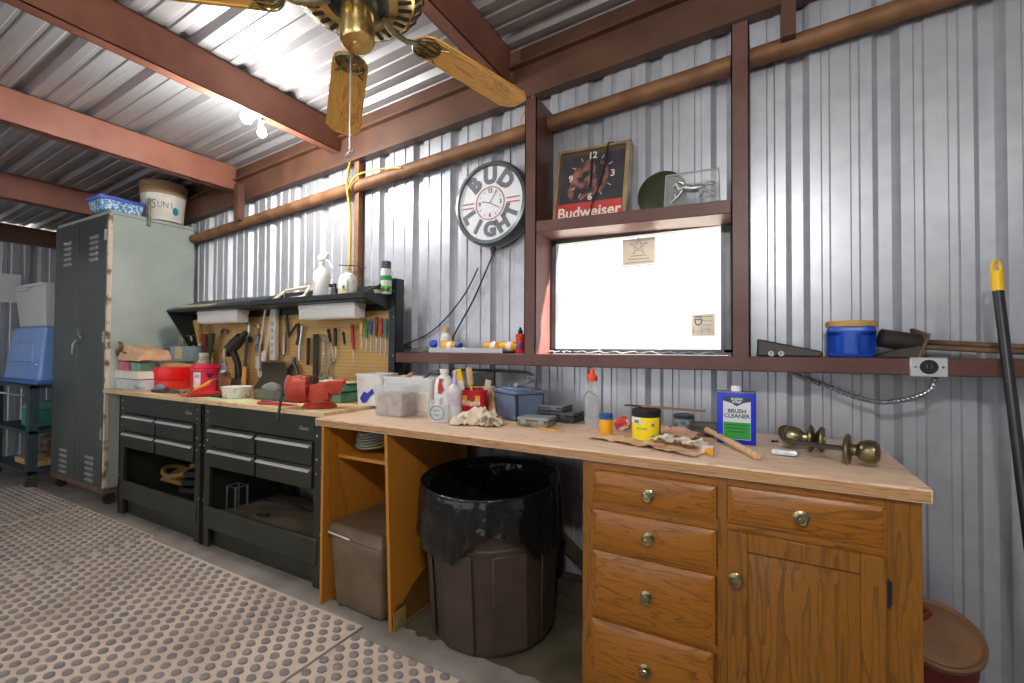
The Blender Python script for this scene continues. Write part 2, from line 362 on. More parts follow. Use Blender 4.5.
# window
W = bpy.data.objects.new('window_1', None); COL.objects.link(W); W['kind'] = 'structure'
FRM = M('window_frame_metal', '55565a', .4, .4, '6a6b6e', 9, 1)
mb = MB(); x0, x1, z0, z1 = -1.04, -.12, 1.291, 1.925
mb.bb(x0, x0+.026, 2.355, 2.4, z0, z1); mb.bb(x1-.045, x1, 2.355, 2.4, z0, z1); mb.bb(x0, x1, 2.355, 2.4, z0, z0+.026); mb.bb(x0, x1, 2.355, 2.4, z1-.022, z1)
mb.bb(x1-.05, x1-.036, 2.345, 2.4, z0, z1); mb.bb(x0, x1, 2.345, 2.36, z0, z0+.012)
struct('window_frame', mb, FRM, W)
struct('window_pane', MB().bb(x0+.02, x1-.04, 2.378, 2.382, z0+.02, z1-.015), PANE, W)
# pale pipe fence outside the window
fp = M('pale_fence', 'efece8', .8)
t = thing('pipe_fence', 'pale faded pipe fence standing outside beyond the bright window', 'fence', (-1.1, 5.2, -.15))
for x in (-2.0, -1.3, -.6, .1, .8): part('post', MB().cyl((x, 0, 0), (x, 0, 1.75), .03), fp, t)
for z in (.9, 1.45): part('rail', MB().cyl((-2.4, .0, z), (1.2, .0, z), .02), fp, t)

# ================================================================== FLOOR MATS
def mat(label, x0, x1, y0, y1, z=0.0, rz=0, notch=False):
    t = thing('rubber_mat', label, 'mat', ((x0+x1)/2, (y0+y1)/2, .001+z), rz, 'studded rubber floor mats')
    hx, hy = (x1-x0)/2, (y1-y0)/2
    m = MB().bb(-hx, hx, -hy, hy, 0, .012, .003)
    part('mat_base', m, MAT_B, t)
    b = bmesh.new(); k = 0; y = -hy+.025
    while y < hy-.015:
        x = -hx+.03+(.0415 if k % 2 else 0)
        while x < hx-.02:
            dz = .0025*noise.noise(Vector((x*3, y*3, 1)))
            lo = []; mi = []; hi = []
            for q in range(9):
                a = q*2*PI/9; c, s_ = math.cos(a), math.sin(a)
                lo.append(b.verts.new((x+.0225*c, y+.0185*s_, .0115))); mi.append(b.verts.new((x+.021*c, y+.017*s_, .0185+dz))); hi.append(b.verts.new((x+.0165*c, y+.013*s_, .021+dz)))
            b.faces.new(hi)
            for q in range(9):
                j = (q+1) % 9; b.faces.new((lo[q], lo[j], mi[j], mi[q])); b.faces.new((mi[q], mi[j], hi[j], hi[q]))
            x += .083
        y += .042; k += 1
    d = MB(); d._take(b); part('stud_pattern', d, MAT_D, t)
mat('studded dusty rubber mat at the far left end in front of the blue tote rack', -6.1, -4.82, -1.4, 1.6)
mat('studded dusty rubber mat in front of the tall locker', -4.808, -3.67, -1.4, 1.6)
mat('big studded dusty rubber mat in front of the black drawer cabinets', -3.66, -1.645, -1.4, 1.565, rz=0)
mat('studded dusty rubber mat before the brown trash can, at the bottom edge', -1.633, .4, -1.4, 1.50)

# ================================================================== CEILING FAN
hub = Vector((-1.1225, 1.013, 2.40)); d1 = Vector((-.794, .608, 0)).normalized()
tilt = Quaternion(d1.cross(Vector((0, 0, -1))), R(7.5))
fan = thing('ceiling_fan', 'brass ceiling fan with carved oak blades hanging under the metal roof', 'ceiling fan', hub)
fan.rotation_mode = 'QUATERNION'; fan.rotation_quaternion = tilt
top = (tilt.inverted()@(Vector((hub.x, hub.y, roofz(hub.x)))-hub))
mb = MB(); mb.cyl((0, 0, .2), top*.985, .014); mb.lathe([(.0, 0), (.03, 0), (.06, .05), (.068, .09), (0, .09)], top-top.normalized()*.10); part('downrod', mb, ABRASS, fan)
mb = MB(); mb.lathe([(.05, .012), (.12, .012), (.175, .022), (.205, .05), (.212, .09), (.2, .15), (.15, .195), (.06, .215), (0, .215)], seg=40); part('motor_housing', mb, BRASS, fan)
mb = MB()
for i in range(30):
    a = i*2*PI/30; mb.box((.1475, 0, .0168), (.044, .015, .003), (0, -R(10), 0), .001, M4=RZ(a)); mb.box((.19, 0, .0355), (.03, .022, .003), (0, -R(43), 0), .001, M4=RZ(a)); mb.box((.2085, 0, .07), (.003, .018, .026), (0, -R(10), 0), .001, M4=RZ(a))
part('vent_slots', mb, BLK2, fan)
mb = MB(); mb.lathe([(0, .0), (.075, .0), (.098, .012), (.098, .02), (0, .02)], seg=32); part('blade_hub_plate', mb, BLK2, fan)
mb = MB(); mb.lathe([(0, -.142), (.012, -.142), (.014, -.139), (.046, -.137), (.052, -.128), (.052, -.03), (.049, -.012), (.052, 0), (0, 0)], seg=32); part('switch_housing', mb, BRASS, fan)
mb = MB(); mb.lathe([(0, -.008), (.052, -.008), (.07, .006), (0, .006)], seg=32); part('housing_collar', mb, BLK2, fan)
def blade_poly(r0, r1, w0, w1):
    p = []
    for i in range(9): a = PI/2+PI*i/8; p.append((r0+w0*.95+w0*.95*math.cos(a), w0*math.sin(a)))
    p += [(r1-.045, -w1), (r1-.006, -w1*.62), (r1, -w1*.4), (r1+.002, 0), (r1, w1*.4), (r1-.006, w1*.62), (r1-.045, w1)]; return p
base_a = math.atan2(d1.y, d1.x)
first = None
for i in range(5):
    a = base_a+R((0, -69, -141, 150, 79)[i])
    fw = RZ(a)@RX(R(9))
    if i == 0:
        mb = MB(); mb.prism(blade_poly(.215, .735, .064, .074), .007); bl = obj('blade', mb, FANW, fan); bl.data.transform(Matrix())
        mb = MB(); P0 = blade_poly(.225, .722, .054, .063)
        mb.tube([(x, y, -.0008) for x, y in P0], .0016, 5, True)
        for k in range(5):
            x = .56+k*.026; sg = (-1)**k
            mb.tube([(x+.014*math.cos(q)*(1-q/9), sg*.018+.014*math.sin(q)*(1-q/9), -.0008) for q in [j*.6 for j in range(11)]], .0013, 5)
        mb.tube([(.50, 0, -.0008), (.56, .012, -.0008), (.61, -.01, -.0008), (.69, .006, -.0008)], .0013, 5)
        cv = obj('carving', mb, M('carved_gold', 'd9b25c', .4), bl)
        mb = MB(); mb.tube([(.085, 0, .006), (.13, 0, -.018), (.18, 0, -.022), (.215, 0, -.008)], [.011, .010, .009, .009], 8)
        ring = [(.262+.045*math.cos(q*2*PI/20), .052*math.sin(q*2*PI/20), -.006) for q in range(20)]
        mb.tube(ring, .0055, 6, True); mb.tube([(.24+.022*math.cos(q*2*PI/14), .024*math.sin(q*2*PI/14), -.006) for q in range(14)], .004, 6, True)
        for sg in (1, -1): mb.tube([(.215, 0, -.007), (.25, sg*.03, -.007), (.30, sg*.028, -.007), (.325, sg*.05, -.006)], .004, 6)
        mb.tube([(.215, 0, -.006), (.30, 0, -.006)], .006, 6); br = obj('blade_bracket', mb, ABRASS, fan)
        bl.matrix_local = fw; br.matrix_local = fw; first = (bl, cv, br)
    else:
        bl = first[0].copy(); COL.objects.link(bl); bl.parent = fan; bl.matrix_local = fw
        cv = first[1].copy(); COL.objects.link(cv); cv.parent = bl
        br = first[2].copy(); COL.objects.link(br); br.parent = fan; br.matrix_local = fw
inv = tilt.inverted()
def fl(x, y, z): return inv@(Vector((x, y, z))-hub)
mb = MB(); c0 = (-1.175, 1.035); mb.tube([fl(c0[0], c0[1], 2.36-.4*k/10) for k in range(11)], .0028, 6)
mb.tube([fl(c0[0]+.014*math.cos(q*PI/6), c0[1]+.01*math.sin(q*PI/6), 1.942+.016*math.sin(q*PI/6)) for q in range(12)], .003, 6, True)
part('pull_chain', mb, STEEL, fan)

# ================================================================== LAMPS
BULB = M('lit_bulb', 'ffffff', .4, emit=60)
def lamp(label, p, watts, r=.03, zt=None):
    p = Vector(p); t = thing('ceiling_bulb', label, 'lamp', p, 0)
    zt = (zt or roofz(p.x))-p.z
    part('socket', MB().cyl((0, 0, .028), (0, 0, .07), .02), WHITE, t); part('stem', MB().cyl((0, 0, .07), (0, 0, zt), .006), BLK2, t)
    part('bulb', MB().lathe([(0, -r), (r*.6, -r*.8), (r, -r*.1), (r*.8, r*.5), (.016, .035), (0, .035)]), BULB, t)
    l = bpy.data.lights.new('bulb_light', 'POINT'); l.energy = watts; l.color = (1, .975, .94); l.shadow_soft_size = .05
    o = bpy.data.objects.new('bulb_light', l); COL.objects.link(o); o.location = p+Vector((0, 0, -.085))
a = at(247, 117.5, 1.70); a = CP+(a-CP)*(-2.778/a.x); b = at(262, 133, 1.83); b = CP+(b-CP)*(-2.778/b.x)
lamp('larger glaring bulb hanging under the roof between two red beams', a, 37, .038, 2.772)
lamp('smaller glaring bulb just below and right of the larger one', b, 13, .028, 2.772)
lamp('bare bulb under the roof behind the viewer', (1.6, -.9, 2.85), 12, .035)
lamp('added unseen bulb under the roof above the viewer', (.1, -.45, 2.5), 62, .035)  # out-of-view fill, added to brighten the bench top
lamp('added unseen bulb under the roof behind the viewer, further left', (-1.9, -1.3, 2.6), 26, .035)  # another fill bulb added out of view behind the camera

# ================================================================== TALL LOCKER
LX0, LX1, LY0, LY1, LZ0, LZ1 = -5.84, -4.745, 1.69, 2.345, .13, 2.455
lk = thing('metal_locker', 'tall grey two-door metal locker on casters with louvred doors', 'locker', ((LX0+LX1)/2, (LY0+LY1)/2, 0))
w, dp = (LX1-LX0)/2, (LY1-LY0)/2
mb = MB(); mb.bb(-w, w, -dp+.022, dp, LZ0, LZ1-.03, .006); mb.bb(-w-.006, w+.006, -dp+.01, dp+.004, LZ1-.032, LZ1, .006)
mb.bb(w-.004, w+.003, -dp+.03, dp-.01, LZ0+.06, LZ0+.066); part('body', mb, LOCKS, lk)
part('corner_trim', MB().bb(w-.022, w+.004, -dp+.0, -dp+.03, LZ0+.02, LZ1-.03, .003), CREAM, lk, 'chipped cream edge strip')
LV = M('louvre_pale', '8e918a', .5)
def door(x0, x1, hinge):
    mb = MB(); mb.bb(x0, x1, -dp-.004, -dp+.02, LZ0+.02, LZ1-.035, .005); d = part('door', mb, LOCKSHADE, lk)
    cx = (x0+x1)/2+(.04 if hinge > 0 else .03)
    for zz in (LZ1-.19, LZ0+.26):
        mb = MB()
        for k in range(5): mb.hexa([(cx-.075, -dp-.004, zz-k*.048), (cx+.075, -dp-.004, zz-k*.048), (cx+.075, -dp, zz-k*.048), (cx-.075, -dp, zz-k*.048)], [(cx-.07, -dp-.005, zz-.03-k*.048), (cx+.07, -dp-.005, zz-.03-k*.048), (cx+.07, -dp-.018, zz-.012-k*.048), (cx-.07, -dp-.018, zz-.012-k*.048)])
        part('louvre_vent', mb, LV, d)
    return d
dl = door(-w+.012, -.012, -1); dr = door(-.006, w-.024, 1)
mb = MB(); mb.cyl((.06, -dp-.004, 1.36), (.06, -dp-.035, 1.36), .02); mb.tube([(.06, -dp-.035, 1.36), (.045, -dp-.045, 1.33), (.03, -dp-.045, 1.25)], .011); mb.cyl((.06, -dp-.004, 1.45), (.06, -dp-.02, 1.45), .017); mb.box((.11, -dp-.02, 1.41), (.1, .02, .02), (0, .5, 0), .005)
part('handle', mb, STEEL, dr, 'bright steel handle')
for zz in (.55, 1.35, 2.2): part('hinge', MB().cyl((w-.03, -dp-.008, zz), (w-.03, -dp-.008, zz+.09), .009), LV, dr)
part('base_frame', MB().bb(-w, w, -dp, dp, LZ0-.03, LZ0+.02, .004), RUSTY, lk)
for sx in (-1, 1):
    for sy in (-1, 1):
        mb = MB(); x, y = sx*(w-.06), sy*(dp-.06); mb.bb(x-.03, x+.03, y-.035, y+.035, .075, LZ0-.03); mb.cyl((x-.018, y, .042), (x+.018, y, .042), .042, seg=18); mb.bb(x-.028, x-.022, y-.025, y+.025, .03, .09); mb.bb(x+.022, x+.028, y-.025, y+.025, .03, .09)
        part('caster', mb, IRON, lk)
# on the locker
SPON = M('blue_speckle', '2f7fb8', .8, 0, 'cfe0e6', 60, 1, .2, 60, lo=.42, hi=.58)
t = thing('blue_brush_tray', 'blue tray with speckled side lying on the locker near its front', 'tray', (-4.88, 1.79, LZ1), R(0))
mb = MB(); mb.hexa([(-.12, -.13, 0), (.12, -.13, 0), (.12, .13, 0), (-.12, .13, 0)], [(-.13, -.15, .085), (.13, -.15, .085), (.13, .15, .085), (-.13, .15, .085)], .008); part('speckled_pad', mb, SPON, t)
part('tray_rim', MB().bb(-.145, .135, -.165, .165, .086, .118, .012), M('periwinkle', '5f6fd0', .5), t, 'periwinkle blue rim')
t = thing('plastic_bucket', 'white and tan plastic bucket with teal logo on top of the locker', 'bucket', (-4.845, 2.125, LZ1))
mb = MB(); mb.lathe([(0, 0), (.155, 0), (.18, .22), (.18, .238), (.165, .238), (.145, .01), (0, .01)], seg=32); part('pail', mb, WHITE2, t)
TAN = M('tan_plastic', 'a88a66', .6, 0, '94785a', 8, 1)
mb = MB(); mb.lathe([(.166, .17), (.179, .17), (.182, .19), (.178, .193), (.18, .214), (.187, .218), (.187, .246), (.178, .256), (0, .256), (0, .25), (.165, .245)], seg=32); part('rim', mb, TAN, t, 'tan ribbed rim')
t.scale = (.98, .98, 1.38); ROT = math.atan2(-2.125, 4.845)
for nm, mt, fn in (('lettering', GREYI, 0), ('logo', M('teal_logo', '1f8fa0', .5), 1)):
    mb = MB()
    if fn == 0:
        for k, ch in enumerate('SUNI'):
            a = ROT-.42+k*.26; mb.text(ch, .085 if k == 0 else .06, RZ(a)@TR(.171, 0, .095)@RZ(PI/2)@RX(PI/2), .0008)
    else: mb.lathe([(0, .001), (.026, .001), (.026, 0), (0, 0)], M4=RZ(ROT+.55)@TR(.170, 0, .065)@RY(PI/2))
    part(nm, mb, mt, t)
solo('wood_stake', MB().bb(-.012, .012, -.012, .012, -.10, .15, .002), M('grey_stake', 'a39c8c', .8, 0, '5e5a50', 9, 1), 'short grey stake at the locker top edge between tray and bucket', 'stake', (LX1+.018, 1.965, LZ1+.02), rot=(0, 0, 0))

# ================================================================== RACK, TOTE AND BIN AT THE FAR LEFT
DT = M('dark_teal_steel', '2c3d42', .5, .1, '25343a', 8, 1)
RXL, RXR, RY0, RY1 = -6.94, -5.9, 1.55, 2.1
rk = thing('steel_rack_cart', 'dark teal steel rack cart on casters left of the tall locker', 'rack', ((RXL+RXR)/2, (RY0+RY1)/2, 0)); w, dp = (RXR-RXL)/2, (RY1-RY0)/2
for sx, sy in ((-1, -1), (1, -1), (-1, 1), (1, 1)):
    x, y = sx*(w-.035), sy*(dp-.035)
    part('post', MB().bb(x-.035, x+.035, y-.035, y+.035, .11, .955, .004), DT, rk)
    mb = MB(); mb.cyl((x-.02, y, .045), (x+.02, y, .045), .045, seg=16); mb.bb(x-.03, x+.03, y-.03, y+.03, .085, .11); part('caster', mb, IRON, rk)
for zz in (.15, .52, .94): part('shelf', MB().bb(-w, w, -dp, dp, zz-.02, zz+.012, .003), DT, rk)
part('rail_handle', MB().tube([(-w+.05, -dp-.03, .86), (w-.2, -dp-.03, .86), (w-.06, -dp-.01, .86)], .009), STEEL, rk, 'thin bright rail')
BT = M('blue_tote', '7ea3dd', .35, 0, '6f96d4', 4, 1)
t = thing('plastic_tote', 'upside-down pale blue plastic tote on top of the rack', 'tote', (-6.42, 1.84, .9535))
mb = MB(); mb.hexa([(-.49, -.22, .03), (.47, -.22, .03), (.47, .22, .03), (-.49, .22, .03)], [(-.44, -.17, .555), (.42, -.17, .555), (.42, .17, .555), (-.44, .17, .555)], .03, 3); part('tub', mb, BT, t)
mb = MB(); mb.bb(-.52, .5, -.25, .25, 0, .035, .012, 2); part('rim', mb, M('blue_rim', '3f6fb5', .35), t)
mb = MB(); mb.bb(-.4, .38, -.218, -.19, .18, .2, .004); mb.hexa([(-.3, -.214, .2), (.28, -.214, .2), (.28, -.18, .2), (-.3, -.18, .2)], [(-.27, -.2, .4), (.25, -.2, .4), (.25, -.17, .4), (-.27, -.17, .4)], .01); part('side_panel', mb, BT, t)
t = thing('waste_bin', 'small light grey bin standing on the blue tote', 'bin', (-6.44, 1.82, 1.51))
GB = M('light_grey_plastic', 'c6c8c6', .45)
mb = MB(); mb.hexa([(-.34, -.12, 0), (.34, -.12, 0), (.34, .15, 0), (-.34, .15, 0)], [(-.4, -.15, .4), (.39, -.15, .4), (.39, .18, .4), (-.4, .18, .4)], .02, 3); part('bucket_body', mb, GB, t)
mb = MB(); mb.bb(-.42, .41, -.165, .195, .39, .425, .012, 2); mb.bb(-.28, .05, -.172, -.15, .365, .385, .003); part('rim', mb, GB, t)
x = -6.02
t = thing('tool_case', 'teal plastic case on the middle shelf of the rack', 'case', (-6.27, 1.76, .533))
mb = MB(); mb.hexa([(-.16, -.12, 0), (.14, -.12, 0), (.14, .12, 0), (-.16, .12, 0)], [(-.16, -.12, .17), (.14, -.12, .17), (.14, .12, .17), (-.16, .12, .17)], .012); part('box', mb, TEAL, t)
mb = MB(); mb.hexa([(-.165, -.125, .17), (.145, -.125, .17), (.145, .125, .17), (-.165, .125, .17)], [(-.12, -.1, .235), (.1, -.1, .235), (.1, .1, .235), (-.12, .1, .235)], .01); part('lid', mb, M('pale_teal', '6fa8a2', .45), t)
solo('cloth_bundle', MB().ball((0, 0, .12), (.12, .07, .11), 20).jitter(.03, 9, 2), M('black_cloth', '202624', .8), 'black bundle stuffed behind the teal case on the rack', 'cloth', (-6.15, 1.995, .535))
solo('pale_board', MB().bb(0, .012, -.12, .12, -.16, .16, .002), M('pale_board', 'e8eaec', .5), 'pale board hung on the far left wall at the frame edge', 'board', (-7.398, 1.737, 1.965))
solo('plank_end', MB().bb(-.28, .2, -.09, .09, 0, .055, .004), wood('pale_plank', 'd7b37c', 'b98f58', None, (1, 8, 8)), 'pale wood plank on the bottom shelf of the rack', 'plank', (-6.27, 1.72, .165))
t = thing('machine_part', 'dark greasy machine part on the rack bottom shelf above the plank', 'machine part', (-6.26, 1.84, .226))
mb = MB(); mb.cyl((-.14, 0, .11), (.1, 0, .11), .09, seg=20); mb.cyl((.1, 0, .11), (.14, 0, .11), .05); mb.bb(-.12, .08, -.09, .09, 0, .03); part('drum', mb, RUSTY, t); part('bolt', MB().cyl((.0, -.09, .12), (.0, -.11, .12), .018, seg=6), STEEL, t)

# ================================================================== BLACK DRAWER CABINETS
CY0, CY1, CH = 1.695, 2.3, .937
LOGO = M('logo_silver', 'a9a89a', .4, .5)
def drawer_cabinet(x0, x1, label, logo):
    t = thing('drawer_cabinet', label, 'tool cabinet', ((x0+x1)/2, (CY0+CY1)/2, 0), 0, 'black drawer cabinets under the plywood top'); w, d = (x1-x0)/2, (CY1-CY0)/2
    mb = MB(); sw = .085
    for s in (-1, 1):
        mb.bb(s*w, s*(w-sw), -d, -d+.025, 0, CH, .003); mb.bb(s*w, s*(w-.02), -d, d, 0, CH)
        mb.bb(s*w, s*(w-.09), d-.03, d, 0, CH)
    mb.bb(-w+sw, w-sw, -d, -d+.02, .80, CH); mb.bb(-w, w, -d+.01, d, CH-.02, CH); mb.bb(-w+.02, w-.02, -d+.02, d, .53, .55); part('frame', mb, BLK, t)
    g = .008; iw = w-sw-.004
    for r_, (z0, z1) in enumerate(((.665, .795), (.535, .66))):
        for s in (-1, 1):
            xa, xb = (-iw, -.012) if s < 0 else (.012, iw)
            fr = part('drawer', MB().bb(xa, xb, -d-.014, -d+.3, z0, z1, .003), BLK, t)
            mb = MB(); zz = z1-.02; mb.hexa([(xa+.01, -d-.027, zz-.012), (xb-.01, -d-.027, zz-.012), (xb-.01, -d-.014, zz-.004), (xa+.01, -d-.014, zz-.004)], [(xa+.01, -d-.0285, zz-.003), (xb-.01, -d-.0285, zz-.003), (xb-.01, -d-.014, zz+.003), (xa+.01, -d-.014, zz+.003)]); part('handle', mb, M('handle_silver', 'd2d2ce', .35, .15), fr)
    part('lower_shelf', MB().bb(-w+.02, w-.02, -d+.02, d-.005, .155, .17), BLK, t)
    part('front_panel', MB().bb(-w+.05, w-.05, -d-.008, -d+.006, .125, .27, .004), BLK, t)
    part('kick_panel', MB().bb(-w+.07, w-.07, -d+.035, -d+.045, .0, .13), BLK, t)
    mb = MB()
    for s in (-1, 1):
        for zz in (.14, .25, .62, .7, .83, .89): mb.ball((s*(w-.06), -d-.002, zz), (.007, .004, .007), 8)
        for zz in (.3, .66): mb.ball((s*(w-.02), -d-.002, zz), (.006, .004, .006), 8)
    part('screw_head', mb, STEEL, t)
    part('badge', MB().text(logo, .034, TR(w-.17, -d-.001, .862)@FRONT, .0008), LOGO, t)
    return t
drawer_cabinet(-4.49, -3.292, 'black drawer cabinet beside the tall locker, the farther of two', 'Geno')
drawer_cabinet(-3.285, -2.087, 'black drawer cabinet beside the oak bench, the nearer of two', 'Geno')
wt = solo('worktop', MB().bb(-1.44, 1.222, -.315, .315, 0, .03, .003), TOPW, 'thin plywood worktop across the two black drawer cabinets', 'worktop', (-3.285, 1.985, .9375))
WT = .968
# junk in the open lower bays
solo('tan_rope_coil', MB().tube([(.16*(1+.1*math.sin(3.1*q))*math.cos(q), .1*math.sin(q), .03+.025*math.sin(q*1.7)+.006*q) for q in [k*.35 for k in range(60)]], .018, 7), M('tan_rope', '8a6a3c', .9), 'tan coil of rope in the farther black cabinet bay', 'rope', (-4.15, 1.98, .18))
solo('black_hose_coil', MB().tube([(.17*math.cos(q)*(1-q/60), .14*math.sin(q)*(1-q/60), .04+.009*q) for q in [k*.4 for k in range(48)]], .022, 8), RUB, 'black hose coil in the farther black cabinet bay', 'hose', (-3.72, 1.93, .175))
solo('machine_bracket', MB().bb(-.03, .03, -.06, .06, 0, .17, .006).bb(-.09, .09, -.07, .07, 0, .02, .004), DSTEEL, 'pale metal bracket standing in the farther black cabinet bay', 'bracket', (-3.52, 1.84, .172))
mb = MB(); mb.bb(-.38, .38, -.06, .06, 0, .07, .01); solo('timber_offcut', mb, M('dark_timber', '4d4136', .8, 0, '3a3129', 7, 1), 'dark timber block at the back of the nearer cabinet bay', 'timber', (-2.75, 2.12, .172), .05)
mb = MB(); mb.sheet(lambda u, v: Vector(((u-.5)*.95, (v-.5)*.36, .03+.03*noise.noise(Vector((u*4, v*3, 3)))+.05*math.sin(u*PI)*math.sin(v*PI))), 24, 12, .008); solo('canvas_tarp', mb, M('olive_canvas', '4a4334', .9, 0, '5a513f', 6, 1), 'olive canvas tarp spread in the nearer cabinet bay', 'tarp', (-2.7, 1.88, .19))
mb = MB(); pts = [(-.05, 0, 0), (.05, 0, 0), (.05, 0, .2), (-.05, 0, .2)]; mb.tube(pts, .006, 6, True); mb.tube([(x, .08, z) for x, _, z in pts], .006, 6, True)
for x, _, z in pts: mb.tube([(x, 0, z), (x, .08, z)], .006, 6)
solo('wire_frame_cage', mb, STEEL, 'small bright wire cage at the left of the nearer cabinet bay', 'cage', (-3.13, 1.80, .178))
solo('steel_bar', MB().cyl((0, 0, 0), (.42, -.1, .1), .011, seg=8), BLK2, 'black bar leaning across the nearer cabinet bay', 'bar', (-3.08, 1.85, .19))

# ================================================================== PEGBOARD HUTCHES
HY = 2.275
HK = M('black_hutch_paint', '22272a', .4, 0, '2b3134', 7, 1)
def hutch(x0, x1, label, lid, right_side, left_side):
    t = thing('pegboard_hutch', label, 'pegboard hutch', ((x0+x1)/2, HY, WT), 0, 'black pegboard hutches'); w = (x1-x0)/2
    part('pegboard', MB().bb(-w+.0, w-.0, 0, .012, 0, .66), PEG, t)
    mb = MB(); mb.bb(-w, w, .012, .022, 0, .745); zf, zb = .655, .70
    if lid: mb.hexa([(-w, -.275, zf), (w, -.275, zf), (w, .0, zf), (-w, .0, zf)], [(-w, -.275, zf+.012), (w, -.275, zf+.012), (w, .0, .765), (-w, .0, .765)], .003)
    else: mb.bb(-w, w, -.275, .012, zf+.02, zf+.036, .002); mb.bb(-w, w, -.278, -.27, zf-.0, zf+.036, .002); mb.bb(-w, w, 0, .012, zf, .775)
    mb.bb(-w, w, -.268, 0, zf-.01, zf-.002); mb.bb(-w, w, -.02, -.005, .60, zf)
    part('hood', mb, HK, t)
    mb = MB()
    if left_side: mb.prism([(-.275, .66), (0, .76), (0, 0), (-.02, 0), (-.10, .36)], .012, TR(-w-.012, 0, 0)@Matrix(((0, 0, 1, 0), (1, 0, 0, 0), (0, 1, 0, 0), (0, 0, 0, 1))))
    if right_side:
        mb.prism([(-.275, .69), (-.06, .80), (0, .80), (0, 0), (-.06, 0), (-.06, .60), (-.275, .655)], .012, TR(w, 0, 0)@Matrix(((0, 0, 1, 0), (1, 0, 0, 0), (0, 1, 0, 0), (0, 0, 0, 1))))
        mb.bb(w-.0, w+.055, -.062, -.05, 0, .8, .002); mb.bb(w+.045, w+.055, -.06, .02, 0, .8)
    part('side_panel', mb, HK, t)
    if not lid:
        mb = MB()
        for zz in (.07, .3, .55, .72): mb.ball((w+.045, -.064, zz), (.006, .004, .006), 8)
        part('screw_head', mb, STEEL, t)
    return t
h1 = hutch(-4.47, -3.29, 'black hutch with pegboard and sloping hood beside the tall locker', True, False, True)
h2 = hutch(-3.285, -2.13, 'black hutch with pegboard and flat bottle shelf beside the rail', False, True, False)
part('label_strip', MB().box((-.27, -.2, .694), (.5, .05, .004), (R(22), 0, 0)), M('tan_strip', 'c9b884', .6), h1, 'tan strip on the sloping hood')
def fluoro(px0, px1, label):
    Y = 2.12; xa, xb = ax(px0, Y, 320), ax(px1, Y, 320); t = thing('strip_light', label, 'strip light', ((xa+xb)/2, Y, WT+.54), 0, 'white strip lights under the hutch hoods'); w = (xb-xa)/2
    part('diffuser', MB().bb(-w+.012, w-.012, -.048, .045, .0, .085, .03, 4), M('diffuser_white', 'e3e4e2', .4), t)
    mb = MB(); mb.bb(-w, -w+.02, -.046, .046, .004, .085, .014, 2); mb.bb(w-.02, w, -.046, .046, .004, .085, .014, 2); mb.bb(-w, w, -.05, .05, .072, .104, .004); part('end_cap', mb, WHITE, t); return t
fluoro(203, 243, 'white strip light under the sloping hood beside the locker'); fluoro(304, 360, 'white strip light under the flat bottle shelf')

# ================================================================== OAK BENCH
BT_ = .95
t = solo('countertop', MB().bb(-1.22, 1.22, -.357, .357, -.041, 0, .008, 2), BUTCH, 'long butcher block countertop over the oak cabinet and trash can', 'countertop', (-.825, 1.951, BT_), -.004)
EDGE = wood('edge_strip', 'b88d60', '8f6740', '6f4b2c', (1, 10, 26), 2.4, 5, .5)
part('front_edge', MB().bb(-1.214, 1.214, -.3585, -.355, -.036, -.008, .001), EDGE, t, 'darker worn front edge')
part('end_edge', MB().bb(1.219, 1.2215, -.35, .35, -.036, -.008, .001), EDGE, t, 'darker worn end edge')
CUB = BT_-.0415
# the oak base cabinet
OX0, OX1, OY0, OY1 = -.582, .375, 1.612, 2.29
oc = thing('oak_base_cabinet', 'oak base cabinet with five drawers and one panelled door', 'cabinet', ((OX0+OX1)/2, (OY0+OY1)/2, 0)); w, d = (OX1-OX0)/2, (OY1-OY0)/2; cx = (OX0+OX1)/2
part('carcass', MB().bb(-w, w, -d+.02, d, .09, CUB-.001, .002).bb(-w+.02, w-.02, -d+.08, d-.02, 0, .09), OAKZ, oc)
X = lambda v: v-cx
for xa, xb in ((OX0, -.542), (-.128, -.1), (.295, OX1)): part('face_stile', MB().bb(X(xa), X(xb), -d, -d+.022, .09, CUB-.001, .001), OAKZ, oc)
for xa, xb, za, zb in ((-.545, -.125, .872, CUB-.001), (-.105, .3, .88, CUB-.001), (-.545, -.125, .73, .772), (-.545, -.125, .585, .612), (-.545, -.125, .342, .366), (-.545, -.125, .09, .12), (-.105, .3, .745, .778), (-.105, .3, .09, .12)): part('face_rail', MB().bb(X(xa), X(xb), -d+.001, -d+.021, za, zb), OAK, oc)
def slab(mb, x0, x1, z0, z1, y, th, e):      # a drawer front with an eased moulded edge
    mb.hexa([(x0, y, z0), (x1, y, z0), (x1, y, z1), (x0, y, z1)], [(x0, y-th*.5, z0), (x1, y-th*.5, z0), (x1, y-th*.5, z1), (x0, y-th*.5, z1)])
    mb.hexa([(x0+.003, y-th*.5, z0+.003), (x1-.003, y-th*.5, z0+.003), (x1-.003, y-th*.5, z1-.003), (x0+.003, y-th*.5, z1-.003)], [(x0+e, y-th, z0+e), (x1-e, y-th, z0+e), (x1-e, y-th, z1-e), (x0+e, y-th, z1-e)])
def knob(parent, x, z, y):
    mb = MB(); mb.lathe([(.021, 0), (.021, .002), (.016, .005), (.008, .007), (.007, .014), (.015, .02), (.017, .025), (.013, .029), (.009, .0285), (.007, .031), (0, .032)], (x, y, z), 24, RX(PI/2))
    part('knob', mb, ABRASS, parent)
y = -d-.0005
